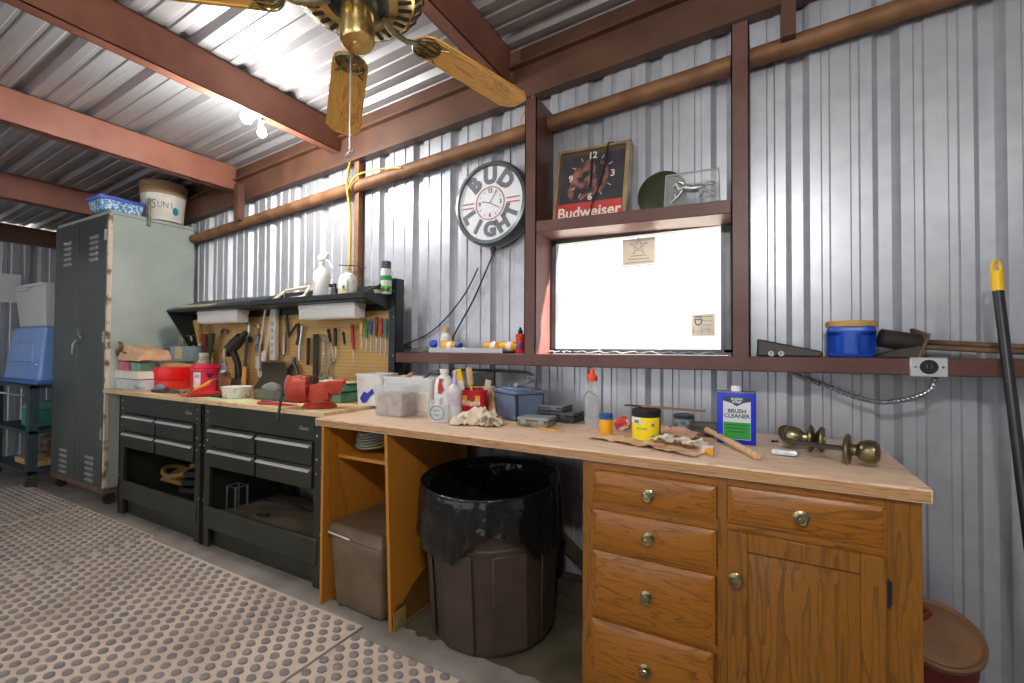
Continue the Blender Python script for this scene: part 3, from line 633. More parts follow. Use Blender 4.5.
for (x0, x1, z0, z1, kx, kz) in ((-.541, -.131, .765, .878, -.341, .818), (-.541, -.131, .605, .738, -.341, .672), (-.541, -.135, .36, .592, -.348, .474), (-.545, -.14, .118, .348, -.352, .228), (-.098, .296, .773, .886, .098, .822)):
    mb = MB(); slab(mb, X(x0), X(x1), z0, z1, y, .02, .02); dr = part('drawer', mb, OAK, oc); knob(dr, X(kx), kz, y-.019)
mb = MB(); x0, x1, z0, z1 = X(-.1), X(.296), .12, .748
e = .058
mb.bb(x0, x0+e, y-.02, y, z0, z1, .004); mb.bb(x1-e, x1, y-.02, y, z0, z1, .004); mb.bb(x0+e-.001, x1-e+.001, y-.0198, y, z0, z0+e, .004); mb.bb(x0+e-.001, x1-e+.001, y-.0198, y, z1-e, z1, .004)
dr = part('door', mb, OAKZ, oc)
mb = MB(); mb.bb(x0+e-.002, x1-e+.002, y-.008, y, z0+e-.002, z1-e+.002)
mb.hexa([(x0+e+.006, y-.0079, z0+e+.006), (x1-e-.006, y-.0079, z0+e+.006), (x1-e-.006, y-.0079, z1-e-.006), (x0+e+.006, y-.0079, z1-e-.006)], [(x0+e+.045, y-.017, z0+e+.045), (x1-e-.045, y-.017, z0+e+.045), (x1-e-.045, y-.017, z1-e-.045), (x0+e+.045, y-.017, z1-e-.045)])
part('raised_panel', mb, OAKZ, dr)
knob(dr, X(-.074), .6, y-.019)
mb = MB()
mb.bb(x1+.001, x1+.012, y-.012, y, z1-.13, z1-.065, .002); mb.cyl((x1+.002, y-.012, z1-.135), (x1+.002, y-.012, z1-.06), .005); part('hinge', mb, BLK2, dr)
# the open plywood pedestal at the other end
PX0, PX1 = -2.0, -1.52
pd = thing('plywood_pedestal', 'open orange plywood pedestal with one shelf holding up the bench', 'pedestal', (-1.76, 1.93, 0))
part('side_panel', MB().bb(-.24, -.222, -.325, .33, 0, CUB-.001, .001), PLYO, pd)
mb = MB(); mb.hexa([(.238, -.325, 0), (.256, -.325, 0), (.256, .33, 0), (.238, .33, 0)], [(.196, -.325, CUB-.001), (.214, -.325, CUB-.001), (.214, .33, CUB-.001), (.196, .33, CUB-.001)])
sp = part('side_panel', mb, PLYO, pd)
mb = MB(); z_ = lambda v: .2355+.018*1.04-.042*v/CUB+.002
poly = [(-.322, .02), (-.322, .06), (-.29, .105), (-.25, .10), (-.18, .15), (-.1, .19), (0, .2), (.1, .24), (.3, .25), (.3, .01), (-.3, .01)]
b = bmesh.new(); f = [b.verts.new((z_(zz)+.0005, yy, zz)) for yy, zz in poly]; b.faces.new(f); mb._take(b)
part('water_stain', mb, M('water_stain', '5d3d14', .6, 0, '71501f', 9, 1), sp, 'dark water stain at the foot')
mb = MB(); mb.bb(.262, .2645, -.322, -.24, 0.0, .09); part('bare_patch', mb, M('bare_ply', 'b59a63', .8, 0, '8f7440', 9, 1), sp)
part('shelf', MB().bb(-.222, .2, -.24, .33, .735, .752), PLYO, pd)
part('back_panel', MB().bb(-.222, .2, .31, .325, .0, CUB-.001), PLYO, pd)
solo('wire_coil', MB().tube([((.12-.0005*k)*math.cos(k*.4)*(1+.08*math.sin(k*1.9)), .11*math.sin(k*.4), .02+.0009*k+.05*(1+math.sin(k*.4))*.6) for k in range(95)], .006, 6), M('grey_blue_wire', '6d7f8c', .5, 0, '8a7d52', 18, 1), 'coil of grey wire on the pedestal shelf', 'wire coil', (-1.84, 1.84, .757))
# small lidded bin in front
t = thing('lidded_bin', 'small taupe lidded wastebasket standing in the plywood pedestal', 'wastebasket', (-1.755, 1.80, 0), R(-2))
mb = MB(); mb.hexa([(-.165, -.165, 0), (.165, -.165, 0), (.165, .15, 0), (-.165, .15, 0)], [(-.195, -.185, .365), (.185, -.185, .365), (.185, .17, .365), (-.195, .17, .365)], .03, 3); part('bin_body', mb, TAUPE, t)
mb = MB(); mb.hexa([(-.205, -.195, .36), (.195, -.195, .36), (.195, .18, .36), (-.205, .18, .36)], [(-.19, -.17, .415), (.17, -.17, .415), (.165, .16, .425), (-.18, .16, .425)], .012, 2); part('lid', mb, TAUPE, t)
part('lid_edge', MB().box((-.1, -.199, .374), (.16, .004, .01), (0, .05, 0), .002), WHITE2, t, 'pale scuffed lip of the lid')
# trash can with liner
TCX, TCY = -1.14, 1.91
t = thing('trash_can', 'big round brown plastic trash can under the bench', 'trash can', (TCX, TCY, .014)); t.rotation_euler = (R(3), 0, 0)
mb = MB(); mb.lathe([(0, 0), (.262, 0), (.278, .015), (.283, .05), (.297, .44), (.302, .455), (.302, .47), (.298, .475), (.307, .64), (.322, .645), (.325, .67), (.318, .682), (.3, .675), (.296, .61), (.27, .03), (0, .03)], seg=48); part('can_body', mb, BROWNP, t)
mb = MB()
for k in range(8):
    a = -PI/2+R(-38)+k*R(45)-R(6)
    mb.box((.2915, 0, .24), (.008, .15, .42), (0, R(2), 0), .003, M4=RZ(a))
part('rib_panel', mb, BROWNP, t)
bagt = thing('garbage_bag', 'black plastic garbage bag lining the trash can with skirt hanging outside', 'garbage bag', (TCX, TCY, .014)); bagt.rotation_euler = (R(3), 0, 0)
def skirt(u, v):
    a = u*2*PI; an = (a+PI/2+PI) % (2*PI)-PI          # 0 facing the room, measured eastwards
    an -= math.atan2(1.15, 1.935)+R(3)          # 0 facing the viewer
    L = .25+.05*noise.noise(Vector((2*math.cos(a), 2*math.sin(a), 4)))
    if an < -PI: an += 2*PI
    if -.5 < an < .6: L = .15+.11*min(1, abs(an-.03)/.52)**2.2
    elif .6 <= an < 1.2: L = .26
    elif -1.2 < an <= -.5: L = .265
    fold = .007*math.sin(a*19+3*math.sin(a*5)+v*2)+.006*noise.noise(Vector((7*math.cos(a), 7*math.sin(a), v*4)))
    top = .698
    r = .326+.006*math.sin(min(1, v*4)*PI/2)+(.012*v+fold*min(1, .35+v*1.2))
    return Vector((r*math.cos(a), r*math.sin(a), top-L*v))
def liner(u, v):
    a = u*2*PI; fold = .010*math.sin(a*23+2*math.sin(a*4))*min(1, v*3)+.012*noise.noise(Vector((6*math.cos(a), 6*math.sin(a), v*5)))*v
    r = .328-.045*min(1, v*16)-.03*v+fold*min(1, v*6) if v < .9 else .25*(1-v)*10
    return Vector((r*math.cos(a), r*math.sin(a), 0.698+.004*math.sin(min(1, v*8)*PI)-.5*min(v, .9)/.9))
mb = MB(); mb.sheet(skirt, 160, 18); mb.sheet(liner, 160, 18); bmesh.ops.remove_doubles(mb.bm, verts=mb.bm.verts, dist=.0004); part('liner', mb, BAG, bagt)
mb = MB(); mb.lathe([(.325+.0065*math.cos(q*PI/5), .694+.0065*math.sin(q*PI/5)) for q in range(11)], seg=64).jitter(.0012, 25); part('rolled_edge', mb, BAG, bagt)
# timber scraps behind the can
DTW = M('dark_scrap', '3f352c', .85, 0, '54473a', 8, 1)
solo('timber_scrap', MB().bb(-.3, .3, -.045, .045, 0, .09, .004), DTW, 'dark timber lying on the floor behind the trash can', 'timber', (-.87, 2.335, .0), 0)
solo('timber_scrap', MB().bb(-.03, .03, -.02, .02, 0, .42, .003), DTW, 'dark board leaning on the timber behind the trash can', 'timber', (-.72, 2.335, .092), rot=(0, R(-55), R(-6)))
# red drum with rusty lid at the right end
t = thing('steel_drum', 'tipped red steel drum with rusty lid beside the oak cabinet end', 'drum', (.513, 2.18, .165)); t.rotation_euler = (R(30), 0, 0); t.scale = (.8, .8, 1)
RR = M('faded_red_paint', '7a2a22', .55, 0, '5a2019', 7, 1)
RLID = M('rusty_lid', '7d5a42', .6, .1, '94704f', 5, 1, .1, 30, det=7)
mb = MB(); mb.lathe([(0, -.1), (.145, -.1), (.15, -.08), (.15, .1), (.154, .105), (.15, .11), (.15, .22)], seg=40); part('drum_body', mb, RR, t)
mb = MB(); mb.lathe([(.152, .2), (.159, .215), (.158, .228), (.15, .235), (.138, .226), (.08, .24), (0, .245)], seg=40); part('lid', mb, RLID, t)
mb = MB(); mb.tube([(-.11, -.03, .242), (-.08, -.01, .262), (-.03, .04, .262), (-.01, .07, .246)], .012); mb.bb(-.03, -.01, .06, .08, .24, .262); part('lid_handle', mb, RR, t)

# ================================================================== WALL SHELF RAIL
RZt = 1.2895
def on_rail(px, Y): return (ax(px, Y, 350), Y, RZt)
# electrical box and conduit
t = thing('outlet_box', 'square steel outlet box with round black socket on the brown rail', 'outlet', (.522, 2.158, 1.258))
mb = MB(); mb.bb(-.052, .052, -.012, .002, -.036, .034, .003); part('cover_plate', mb, M('outlet_plate', 'c9ccce', .35, .5), t)
mb = MB(); mb.lathe([(0, .004), (.024, .004), (.026, 0), (0, 0)], (.0, -.012, 0), 24, RX(PI/2)); part('socket', mb, BLKP, t)
mb = MB()
for x in (-.038, .038): mb.ball((x, -.013, 0), (.004, .003, .004), 8)
mb.bb(-.008, -.005, -.0175, -.0165, -.006, .008); mb.bb(.005, .008, -.0175, -.0165, -.006, .008); part('screw_head', mb, DSTEEL, t)
pts = [Vector(p) for p in ((.10, 2.3, 1.223), (.15, 2.3, 1.20), (.201, 2.3, 1.181), (.26, 2.3, 1.157), (.313, 2.3, 1.134), (.36, 2.29, 1.12), (.41, 2.27, 1.114), (.45, 2.25, 1.122), (.50, 2.22, 1.143), (.535, 2.19, 1.175), (.545, 2.175, 1.222))]
def dense(p, n):
    out = []
    for i in range(len(p)-1):
        a, b, c, e = p[max(0, i-1)], p[i], p[i+1], p[min(len(p)-1, i+2)]
        for k in range(n):
            s = k/n; out.append(.5*((2*b)+(c-a)*s+(2*a-5*b+4*c-e)*s*s+(3*b-a-3*c+e)*s**3))
    return out+[p[-1]]
dp_ = dense(pts, 8); solo('flexible_conduit', MB().tube(dp_, [.0115 if k % 2 else .0065 for k in range(len(dp_))], 10), STEEL, 'flexible steel conduit sagging below the rail to the outlet box', 'conduit')
# blue tub
x, y, z = .312, 2.262, RZt
t = thing('blue_tub', 'blue grip-sided plastic tub with tan lid on the rail', 'tub', (x, y, z), R(-8))
mb = MB(); b = bmesh.new(); n = 48; rings = []
for zz, s in ((0, .88), (.004, .93), (.014, .95), (.018, .955), (.085, .97), (.1, .975), (.104, .98), (.118, .93), (.122, .86)):
    ring = []
    for i in range(n):
        a = 2*PI*i/n; k = (abs(math.cos(a))**5+abs(math.sin(a))**5)**(-1/5)*.082*s
        g = 1
        if .015 < zz < .1:
            for c in (PI/4, 3*PI/4, 5*PI/4, 7*PI/4):
                dd = abs((a-c+PI) % (2*PI)-PI)
                if dd < .5: g = 1-.24*math.cos(dd/.5*PI/2)**.6
        ring.append(b.verts.new((k*g*math.cos(a), k*g*math.sin(a), zz)))
    rings.append(ring)
for p, q in zip(rings, rings[1:]):
    for i in range(n): b.faces.new((p[i], p[(i+1) % n], q[(i+1) % n], q[i]))
b.faces.new(rings[0][::-1]); b.faces.new(rings[-1]); mb._take(b); part('tub_body', mb, BLUE, t)
mb = MB(); mb.lathe([(0, .12), (.083, .12), (.085, .124), (.085, .138), (.081, .143), (0, .141)], seg=40); part('lid', mb, M('tan_lid', 'c09a58', .5), t, 'tan round lid')
# dark tool case left of it
t = thing('folded_saw', 'dark tapering folded tool lying on the rail beside the window post', 'tool', (.095, 2.25, RZt))
mb = MB(); mb.hexa([(-.115, -.03, .0), (.12, -.03, .0), (.12, .03, .0), (-.115, .03, .0)], [(-.115, -.022, .075), (.12, -.014, .022), (.12, .014, .022), (-.115, .022, .075)], .006); part('body', mb, M('dark_brown_tool', '2c2723', .5, 0, '3a332d', 12, 1), t)
solo('socket_chrome', MB().lathe([(0, 0), (.011, 0), (.011, .018), (.006, .018), (0, .012)], seg=16, M4=RX(PI/2)), STEEL, 'small chrome socket on the rail, left of a matching one', 'socket', (ax(771, 2.19, 352), 2.19, RZt+.012))
solo('socket_chrome', MB().lathe([(0, 0), (.011, 0), (.011, .018), (.006, .018), (0, .012)], seg=16, M4=RX(PI/2)), STEEL, 'small chrome socket on the rail, right of a matching one', 'socket', (ax(781, 2.19, 352), 2.19, RZt+.012))
# trenching shovel head and bars
t = thing('flat_shovel', 'rusty steel blade with tube socket lying on the rail beside the blue tub', 'shovel', (.50, 2.25, RZt))
mb = MB(); mb.hexa([(.0, -.06, 0), (.012, -.06, 0), (.03, .06, 0), (.02, .06, 0)], [(.03, -.065, .085), (.04, -.065, .088), (.015, .055, .115), (.003, .055, .113)], .002); part('blade', mb, RUSTY, t)
mb = MB(); mb.cyl((.02, 0, .055), (-.1, -.02, .075), .034, .036, 20); mb.cyl((-.1, -.02, .075), (-.094, -.0195, .0745), .028, seg=16); part('socket_tube', mb, IRON, t)
mb = MB(); mb.hexa([(-.13, -.05, 0), (.02, -.05, 0), (.02, .06, 0), (-.13, .06, 0)], [(-.06, -.03, .03), (.02, -.04, .05), (.02, .05, .05), (-.06, .03, .03)], .004); part('foot', mb, IRON, t)
solo('rusty_bar', MB().cyl((.53, 2.27, RZt+.06), (1.25, 2.25, RZt+.012), .011, seg=10), RUSTY, 'rusty bar lying on the rail behind the broom pole, the upper one', 'bar')
solo('rusty_bar', MB().cyl((.52, 2.21, RZt+.04), (1.0, 2.20, RZt+.01), .010, seg=10), RUSTY, 'rusty bar lying on the rail before the other bar, the lower one', 'bar')
# left stretch of the rail: jug, glue bottles, tray, red bottle
def bottle(name, label, cat, loc, prof, m, rot=None, cap=None, capm=None, sx=1, sy=1, label_band=None, lm=None, group=None, seg=24, rz=0):
    t = thing(name, label, cat, loc, rz, group)
    if rot: t.rotation_euler = rot
    part('bottle_body', MB().lathe(prof, seg=seg, sx=sx, sy=sy), m, t)
    if cap: part('cap', MB().lathe(cap, seg=20), capm, t)
    if label_band:
        r, z0, z1 = label_band; part('paper_label', MB().lathe([(r, z0), (r+.0008, z0), (r+.0008, z1), (r, z1)], seg=seg, sx=sx, sy=sy), lm, t)
    return t
TRB = .014
solo('parts_tray', MB().bb(-.26, .26, -.075, .075, 0, .012, .003).bb(-.26, .26, -.078, -.070, 0, .03, .002).bb(-.26, .26, .070, .078, 0, .03, .002).bb(.252, .26, -.075, .075, 0, .03, .002).bb(-.26, -.252, -.075, .075, 0, .03, .002), M('galv_tray', 'b6b8ba', .4, .4), 'shallow pale metal tray of glue bottles on the rail', 'tray', (ax(471, 2.27, 350), 2.272, RZt))
GL = [(0, 0), (.024, 0), (.027, .005), (.027, .085), (.022, .102), (.011, .112), (.011, .12), (0, .12)]
GC = [(0, .118), (.02, .118), (.021, .122), (.021, .145), (.019, .15), (0, .15)]
AMB = M('amber_label', 'f0ac22', .5, 0, 'e89c15', 8, 1)
def lie(px, Y, ang, z, label, m=None, **k):
    return bottle('glue_bottle', label, 'bottle', (ax(px, Y, 350), Y, z), GL, m or AMB, rot=(R(90), 0, R(ang)), cap=GC, capm=M('blue_cap', '2446b0', .4), group='yellow glue bottles with blue caps', label_band=(.0272, .05, .085), lm=M('cream_label', 'efe9dc', .6), **k)
lie(444, 2.25, 78, RZt+.041, 'glue bottle lying left in the tray, big amber and white body, blue cap')
lie(486, 2.28, 82, RZt+.040, 'amber glue bottle lying in the tray, second from the red bottle')
lie(501, 2.26, 84, RZt+.040, 'amber glue bottle lying in the tray nearest the red bottle')
bottle('handled_jug', 'off-white jug with tan cap standing on the rail left of the glue bottles', 'jug', (ax(447, 2.335, 345), 2.325, RZt+.013), [(0, 0), (.032, 0), (.036, .006), (.036, .07), (.03, .1), (.014, .115), (.014, .12), (0, .12)], WHITE2, sx=1.1, sy=.85, cap=[(0, .12), (.018, .12), (.018, .142), (.01, .15), (0, .15)], capm=M('tan_cap', 'd9a66a', .5), label_band=(.0364, .02, .062), lm=M('gold_label', 'cdb98a', .6))
t = bottle('small_jar', 'small jar with blue lid tilted on a dark rag at the rail end', 'jar', (ax(434, 2.24, 345), 2.24, RZt+.03), [(0, 0), (.018, 0), (.02, .004), (.02, .022), (0, .022)], MILKY, rot=(R(40), 0, R(30)), cap=[(0, .02), (.025, .02), (.025, .042), (0, .044)], capm=M('blue_cap', '2446b0', .4))
mb = MB(); mb.ball((0, 0, .012), (.075, .04, .022), 18).jitter(.014, 25, 3); solo('oily_rag', mb, M('oily_rag', '57534a', .9, 0, '6a665c', 14, 1), 'dark oily rag heaped at the left end of the rail', 'rag', (ax(424, 2.235, 350), 2.225, RZt))
bottle('spray_oil_bottle', 'slim red bottle with black nozzle standing on the rail beside the window post', 'bottle', (ax(519, 2.235, 350), 2.25, RZt), [(0, 0), (.026, 0), (.028, .004), (.022, .05), (.027, .1), (.025, .108), (.01, .112), (0, .112)], M('red_bottle', 'c8341f', .4), cap=[(0, .112), (.014, .112), (.014, .13), (.007, .133), (.007, .145), (0, .147)], capm=BLKP)
solo('film_strip', MB().tube([(-.45+.9*k/30, .006*math.sin(k*1.3), .01+.006*math.sin(k*2.1)) for k in range(31)], .004, 6).sheet(lambda u, v: Vector((-.42+.16*u, -.02+.03*v, .012+.012*noise.noise(Vector((u*9, v*4, 0))))), 14, 4), M('crumpled_film', 'b9bcc0', .3, 0, '7d8084', 30, 1), 'crumpled film and wire along the window sill', 'debris', (-.60, 2.32, RZt))

# ================================================================== SHELF OVER THE WINDOW
x0 = ax(556, 2.28, 218); x1 = ax(625, 2.28, 211); cxx = (x0+x1)/2; wz = HZ(cxx)
t = thing('beer_wall_clock', 'square dark beer wall clock with red name band on the window header', 'clock', (cxx, 2.265, wz), 0); t.rotation_euler = (R(-7), R(1.7), 0)
w, h = (x1-x0)/2, .395
part('case', MB().bb(-w, w, .0, .045, 0, h, .004), M('brown_case', '5b4a33', .5), t)
part('face', MB().bb(-w+.018, w-.018, -.003, .001, .1, h-.025), M('clock_black', '2c2d30', .5, 0, '45444a', 5, 1), t)
part('name_band', MB().bb(-w+.004, w-.018, -.004, .001, .004, .105), M('clock_red', 'c03a35', .45, 0, 'cf5148', 5, 1), t, 'red band with the name')
part('lettering', MB().text('Budweiser', .083, TR(-.003, -.0045, .05)@FRONT@Matrix.Scale(.98, 4, (1, 0, 0)), .0006, .0016), M('clock_cream', 'ece4d6', .5), t)
mb = MB(); c = (0, .245)
for tx, dx, dz in (('12', 0, .115), ('3', .115, 0), ('6', 0, -.115), ('9', -.115, 0)): mb.text(tx, .05, TR(c[0]+dx, -.004, c[1]+dz)@FRONT, .0005, .001)
for k in range(12):
    if k % 3: a = k*PI/6; mb.box((c[0]+.115*math.sin(a), -.004, c[1]+.115*math.cos(a)), (.003, .001, .022), (0, a, 0))
part('numerals', mb, M('clock_cream', 'ece4d6', .5), t)
mb = MB(); mb.lathe([(0, 0), (.09, 0), (.105, 0)], (-.01, -.0036, c[1]-.005), 15, RX(PI/2)); mb.lathe([(0, 0), (.06, 0)], (-.07, -.0034, c[1]-.07), 11, RX(PI/2)); mb.jitter(.0, 1)
part('printed_scene', mb, M('print_mix', '2f2f33', .6, 0, 'a56a5c', 16, 1, lo=.46, hi=.62), t)
mb = MB(); mb.box((.0, -.006, c[1]+.045), (.012, .002, .1), (0, 0, 0)); mb.box((-.0, -.006, c[1]-.03), (.012, .002, .07)); part('clock_hand', mb, BLKP, t)
mb = MB()
for (a0, a1, b0, b1) in ((-w-.012, -w+.006, 0, h+.012), (w-.012, w+.012, 0, h+.012), (-w-.012, w+.012, h, h+.014)): mb.bb(a0, a1, -.014, .05, b0, b1, .003)
part('clear_frame', mb, M('smoky_plastic', 'a59272', .25, 0, '8a7655', 10, 1), t, 'yellowed clear plastic frame')
part('power_cord', MB().tube([(.1, .02, .43), (.085, -.02, .405), (.08, -.022, .3), (.05, -.018, .18), (.02, -.02, .08), (.015, -.018, .03)], .004), BLKP, t)
solo('dark_round_plate', MB().lathe([(0, 0), (.11, 0), (.118, .004), (.112, .008), (.06, .006), (0, .007)], seg=40, M4=RX(PI/2)), M('dark_olive_plate', '2d3320', .3, 0, '3d4429', 8, 1), 'dark olive round plate leaning behind the horse plaque', 'plate', (ax(662, 2.34, 200), 2.335, HZ(-.45)+.116), rot=(R(-6), 0, 0))
t = thing('horse_plaque', 'clear acrylic plaque with a silver galloping horse on the window header', 'plaque', (ax(691, 2.25, 200), 2.25, HZ(-.29)), 0); t.rotation_euler = (R(-6), R(1.7), R(4))
part('acrylic_block', MB().hexa([(-.122, -.008, 0), (.125, -.008, 0), (.125, .012, 0), (-.122, .012, 0)], [(-.118, -.008, .175), (.112, -.008, .185), (.112, .012, .185), (-.118, .012, .175)], .003), ACRYL, t)
mb = MB(); mb.tube([(-.118, -.004, .175), (.112, -.004, .185)], .004); mb.tube([(.112, -.004, .185), (.123, -.004, .0)], .0025); mb.tube([(-.118, -.004, .175), (-.12, -.004, .0)], .0025); part('bright_edge', mb, M('edge_grey', '9a9a96', .3), t)
S = M('pewter', 'c4c6c6', .3, .7, '9b9d9e', 40, 1); yy = -.012
mb = MB(); HP = lambda *p: [(x, yy, z) for x, z in p]
mb.tube(HP((-.06, .098), (-.03, .104), (0, .094), (.035, .096), (.052, .102)), [.012, .018, .0165, .017, .010], 10)   # trunk
mb.tube(HP((-.05, .102), (-.063, .118), (-.066, .126)), [.014, .011, .008], 8); mb.tube(HP((-.06, .128), (-.075, .124), (-.085, .112)), [.009, .008, .005], 8)
mb.tube(HP((-.064, .134), (-.063, .142)), [.004, .001], 6)
mb.tube(HP((-.058, .136), (-.04, .128), (-.03, .116)), [.004, .007, .004], 6)
for pts_ in (((-.05, .094), (-.074, .078), (-.07, .055), (-.075, .045)), ((-.042, .092), (-.06, .064), (-.082, .044), (-.09, .034)), ((.042, .094), (.066, .078), (.088, .066), (.1, .056)), ((.036, .09), (.046, .068), (.034, .056), (.04, .044))): mb.tube(HP(*pts_), [.010, .007, .005, .0045], 8)
mb.tube(HP((.052, .104), (.07, .112), (.09, .112), (.098, .118)), [.004, .008, .008, .002], 8)
part('horse', mb, S, t, 'silver galloping horse figure')
part('name_strip', MB().bb(-.06, .04, -.0095, -.0085, .008, .013), WHITE, t)
# papers on the window
def notice(label, px, py, w, h, fn):
    p = at(px, py, 2.374); t = thing('paper_notice', label, 'notice', p, 0, 'paper notices stuck on the window')
    part('sheet', MB().bb(-w/2, w/2, -.0006, 0, -h/2, h/2), PAPERT, t); mb = MB(); fn(mb, w, h); part('print', mb, GREYI, t); return t
def star(mb, w, h):
    pts = []
    for k in range(11): a = PI/2+k*2*PI/10*1; r = .034 if k % 2 == 0 else .018; pts.append((r*math.cos(a), -.0012, h*.2+r*math.sin(a)))
    mb.tube(pts[:10], .0018, 4, True); mb.lathe([(.012, 0), (.014, 0)], (0, -.001, h*.2), 16, RX(PI/2))
    for k in range(5): a = PI/2+k*2*PI/5; mb.ball((.042*math.cos(a), -.001, h*.2+.042*math.sin(a)), .004, 6)
    for k, ww in enumerate((.08, .11, .14, .15)): mb.box((0, -.001, -h*.16-k*.017), (ww, .0006, .003))
def form(mb, w, h):
    mb.text('ID', .05, TR(-w*.22, -.001, h*.2)@FRONT@RZ(-PI/2), .0004, .001)
    for k in range(4): mb.box((w*.18, -.001, h*.38-k*.02), (w*.4, .0006, .002))
    for zz in (-.06, -.03): mb.box((0, -.001, zz), (w*.86, .0006, .0015))
    for xx in (-.4, -.05, .25): mb.box((w*xx, -.001, -h*.24), (.0015, .0006, h*.4))
notice('paper notice with star emblem stuck at the top of the window', 638.5, 251.5, .165, .135, star)
notice('paper form stuck at the lower right corner of the window', 703, 325, .105, .105, form)

# ================================================================== ROUND NEON CLOCK ON THE WALL
cc = at(489, 202.5, 2.27)
t = thing('neon_wall_clock', 'big round lit beer clock hanging on the ribbed wall', 'clock', (cc.x, 2.385, cc.z))
def disc(r0, r1, y, seg=48):
    mb = MB(); mb.lathe([(r0, 0), (r1, 0), (r1, .002), (r0, .002)] if r0 else [(0, 0), (r1, 0), (r1, .002), (0, .002)], (0, y, 0), seg, RX(PI/2)); return mb
mb = MB(); mb.lathe([(0, 0), (.235, 0), (.25, .02), (.255, .06), (.252, .095), (.24, .115), (.222, .118), (.216, .1), (0, .1)], seg=64, M4=RX(PI/2)); part('rim', mb, M('grey_green_rim', '6b7674', .25, .5, '56605e', 8, 1), t)
part('dial', disc(0, .217, -.101), M('dial_white', 'e9e9ea', .4), t)
part('ring', disc(.093, .099, -.1035), M('ring_red', 'b23a50', .5), t, 'thin red ring')
mb = MB(); yl = -.1045
for k, ch in enumerate('BUD'): a = R(41-k*41); mb.text(ch, .128, TR(-.16*math.sin(a), yl, .158*math.cos(a))@FRONT@RZ(a), .0008, .008)
for k, ch in enumerate('LIGHT'): a = R(-64+k*32); mb.text(ch, .115, TR(.16*math.sin(a), yl, -.158*math.cos(a))@FRONT@RZ(a), .0008, .0075)
part('lettering', mb, M('letter_grey', '49525e', .5), t)
mb = MB()
for s in (-1, 1):
    for dz in (-.013, .013): mb.box((s*.155, yl, dz), (.085, .001, .008))
part('side_bars', mb, M('ring_red', 'b23a50', .5), t)
mb = MB()
for k in range(12):
    a = k*PI/6
    if k in (0, 3, 6, 9): mb.text(('12', '3', '6', '9')[k//3], .034, TR(.072*math.sin(a), yl, .072*math.cos(a))@FRONT, .0005, .0008)
    else: mb.box((.076*math.sin(a), yl, .076*math.cos(a)), (.003, .001, .014), (0, a, 0))
part('numerals', mb, INK, t)
for ang, ln in ((35, .085), (118, .07), (-75, .06)):
    a = R(ang); mb = MB(); mb.box((ln/2*math.sin(a), yl-.003, ln/2*math.cos(a)), (.004, .0015, ln), (0, a, 0)); part('clock_hand', mb, INK, t)
part('glass_cover', MB().lathe([(0, .114), (.1, .113), (.216, .106)], seg=48, M4=RX(PI/2)), glassy('clock_cover', 'ffffff', .05, .9), t)
zt = pz(cc.x)-.04-cc.z
mb = MB()
for s in (-.12, .1): mb.tube([(s, -.04, .22), (s+.004, -.05, .5*zt+.11), (s, -.05, zt+.02)], .003)
part('hanging_wire', mb, IRON, t)
cp = [(cc.x+.0, 2.35, cc.z-.25), (cc.x-.03, 2.33, cc.z-.34), (cc.x-.16, 2.35, cc.z-.56), (cc.x-.3, 2.36, cc.z-.76), (cc.x-.33, 2.36, RZt+.06)]
solo('black_cable', MB().tube(dense([Vector(p) for p in cp], 6), .005), BLKP, 'black cable dropping from the round clock to the rail', 'cable')
cp = [at(478, 268, 2.36), at(466, 292, 2.36), at(448, 316, 2.36), at(428, 334, 2.36), at(405, 345, 2.36), (-2.06, 2.36, 1.32)]
solo('black_cable', MB().tube(dense([Vector(p) for p in cp], 6), .0045), BLKP, 'black cable looping left from the round clock to the hutch', 'cable')
# broom leaning on the wall
t = thing('broom_pole', 'black pole with yellow hanging grip leaning at the far right', 'broom', (0, 0, 0))
a = at(1022, 482, 2.0); b = at(998, 290, 2.13); c = at(996, 262, 2.15); dvec = (a-b).normalized(); e = b+dvec*((b.z-.02)/-dvec.z)
part('pole', MB().cyl(e, b, .0145, seg=14), BLK2, t)
up = (c-b).normalized(); s = CR
mb = MB(); mb.cyl(b-up*.005, b+up*.065, .0165, seg=14); mb.tube([b+up*.06+s*.014, b+up*.085+s*.014, b+up*.1+s*.008, b+up*.105, b+up*.1-s*.008, b+up*.085-s*.014, b+up*.06-s*.014], .0055, 8); part('grip', mb, YEL, t, 'yellow grip with hanging loop')
mb = MB(); mb.box(e+Vector((0, 0, .02)), (.1, .28, .05), None, .01); part('head', mb, BLKP, t)
# cables along the thin post
YC = M('yellow_cable', 'c9a93c', .5)
solo('yellow_cable', MB().tube(dense([Vector(p) for p in ((-2.62, 2.325, 1.72), (-2.615, 2.32, 2.0), (-2.62, 2.32, 2.3), (-2.615, 2.285, 2.50), (-2.63, 2.325, 2.665))], 8), .009), YC, 'yellow cable running down the thin brown post', 'cable')
solo('yellow_cable', MB().tube(dense([Vector(p) for p in ((-2.6, 2.28, 2.45), (-2.5, 2.27, 2.53), (-2.3, 2.28, 2.54), (-2.1, 2.285, 2.515))], 8), .006), YC, 'yellow cable bending along the pipe from the thin post', 'cable')
solo('dangling_cord', MB().tube(dense([Vector(p) for p in ((-1.145, 2.325, 2.775), (-1.15, 2.29, 2.70), (-1.2, 2.285, 2.64), (-1.2, 2.285, 2.59))], 8), .004), YC, 'short pale cord dangling beside the post top near the fan blade', 'cord')
solo('tie_wire', MB().tube([(-.14, 0, .012), (-.05, -.005, .0), (.04, -.008, -.008), (.13, 0, -.03)], .004), BLKP, 'black tie wire twisted round the thin post above the jug', 'wire', (-2.575, 2.31, 1.91))

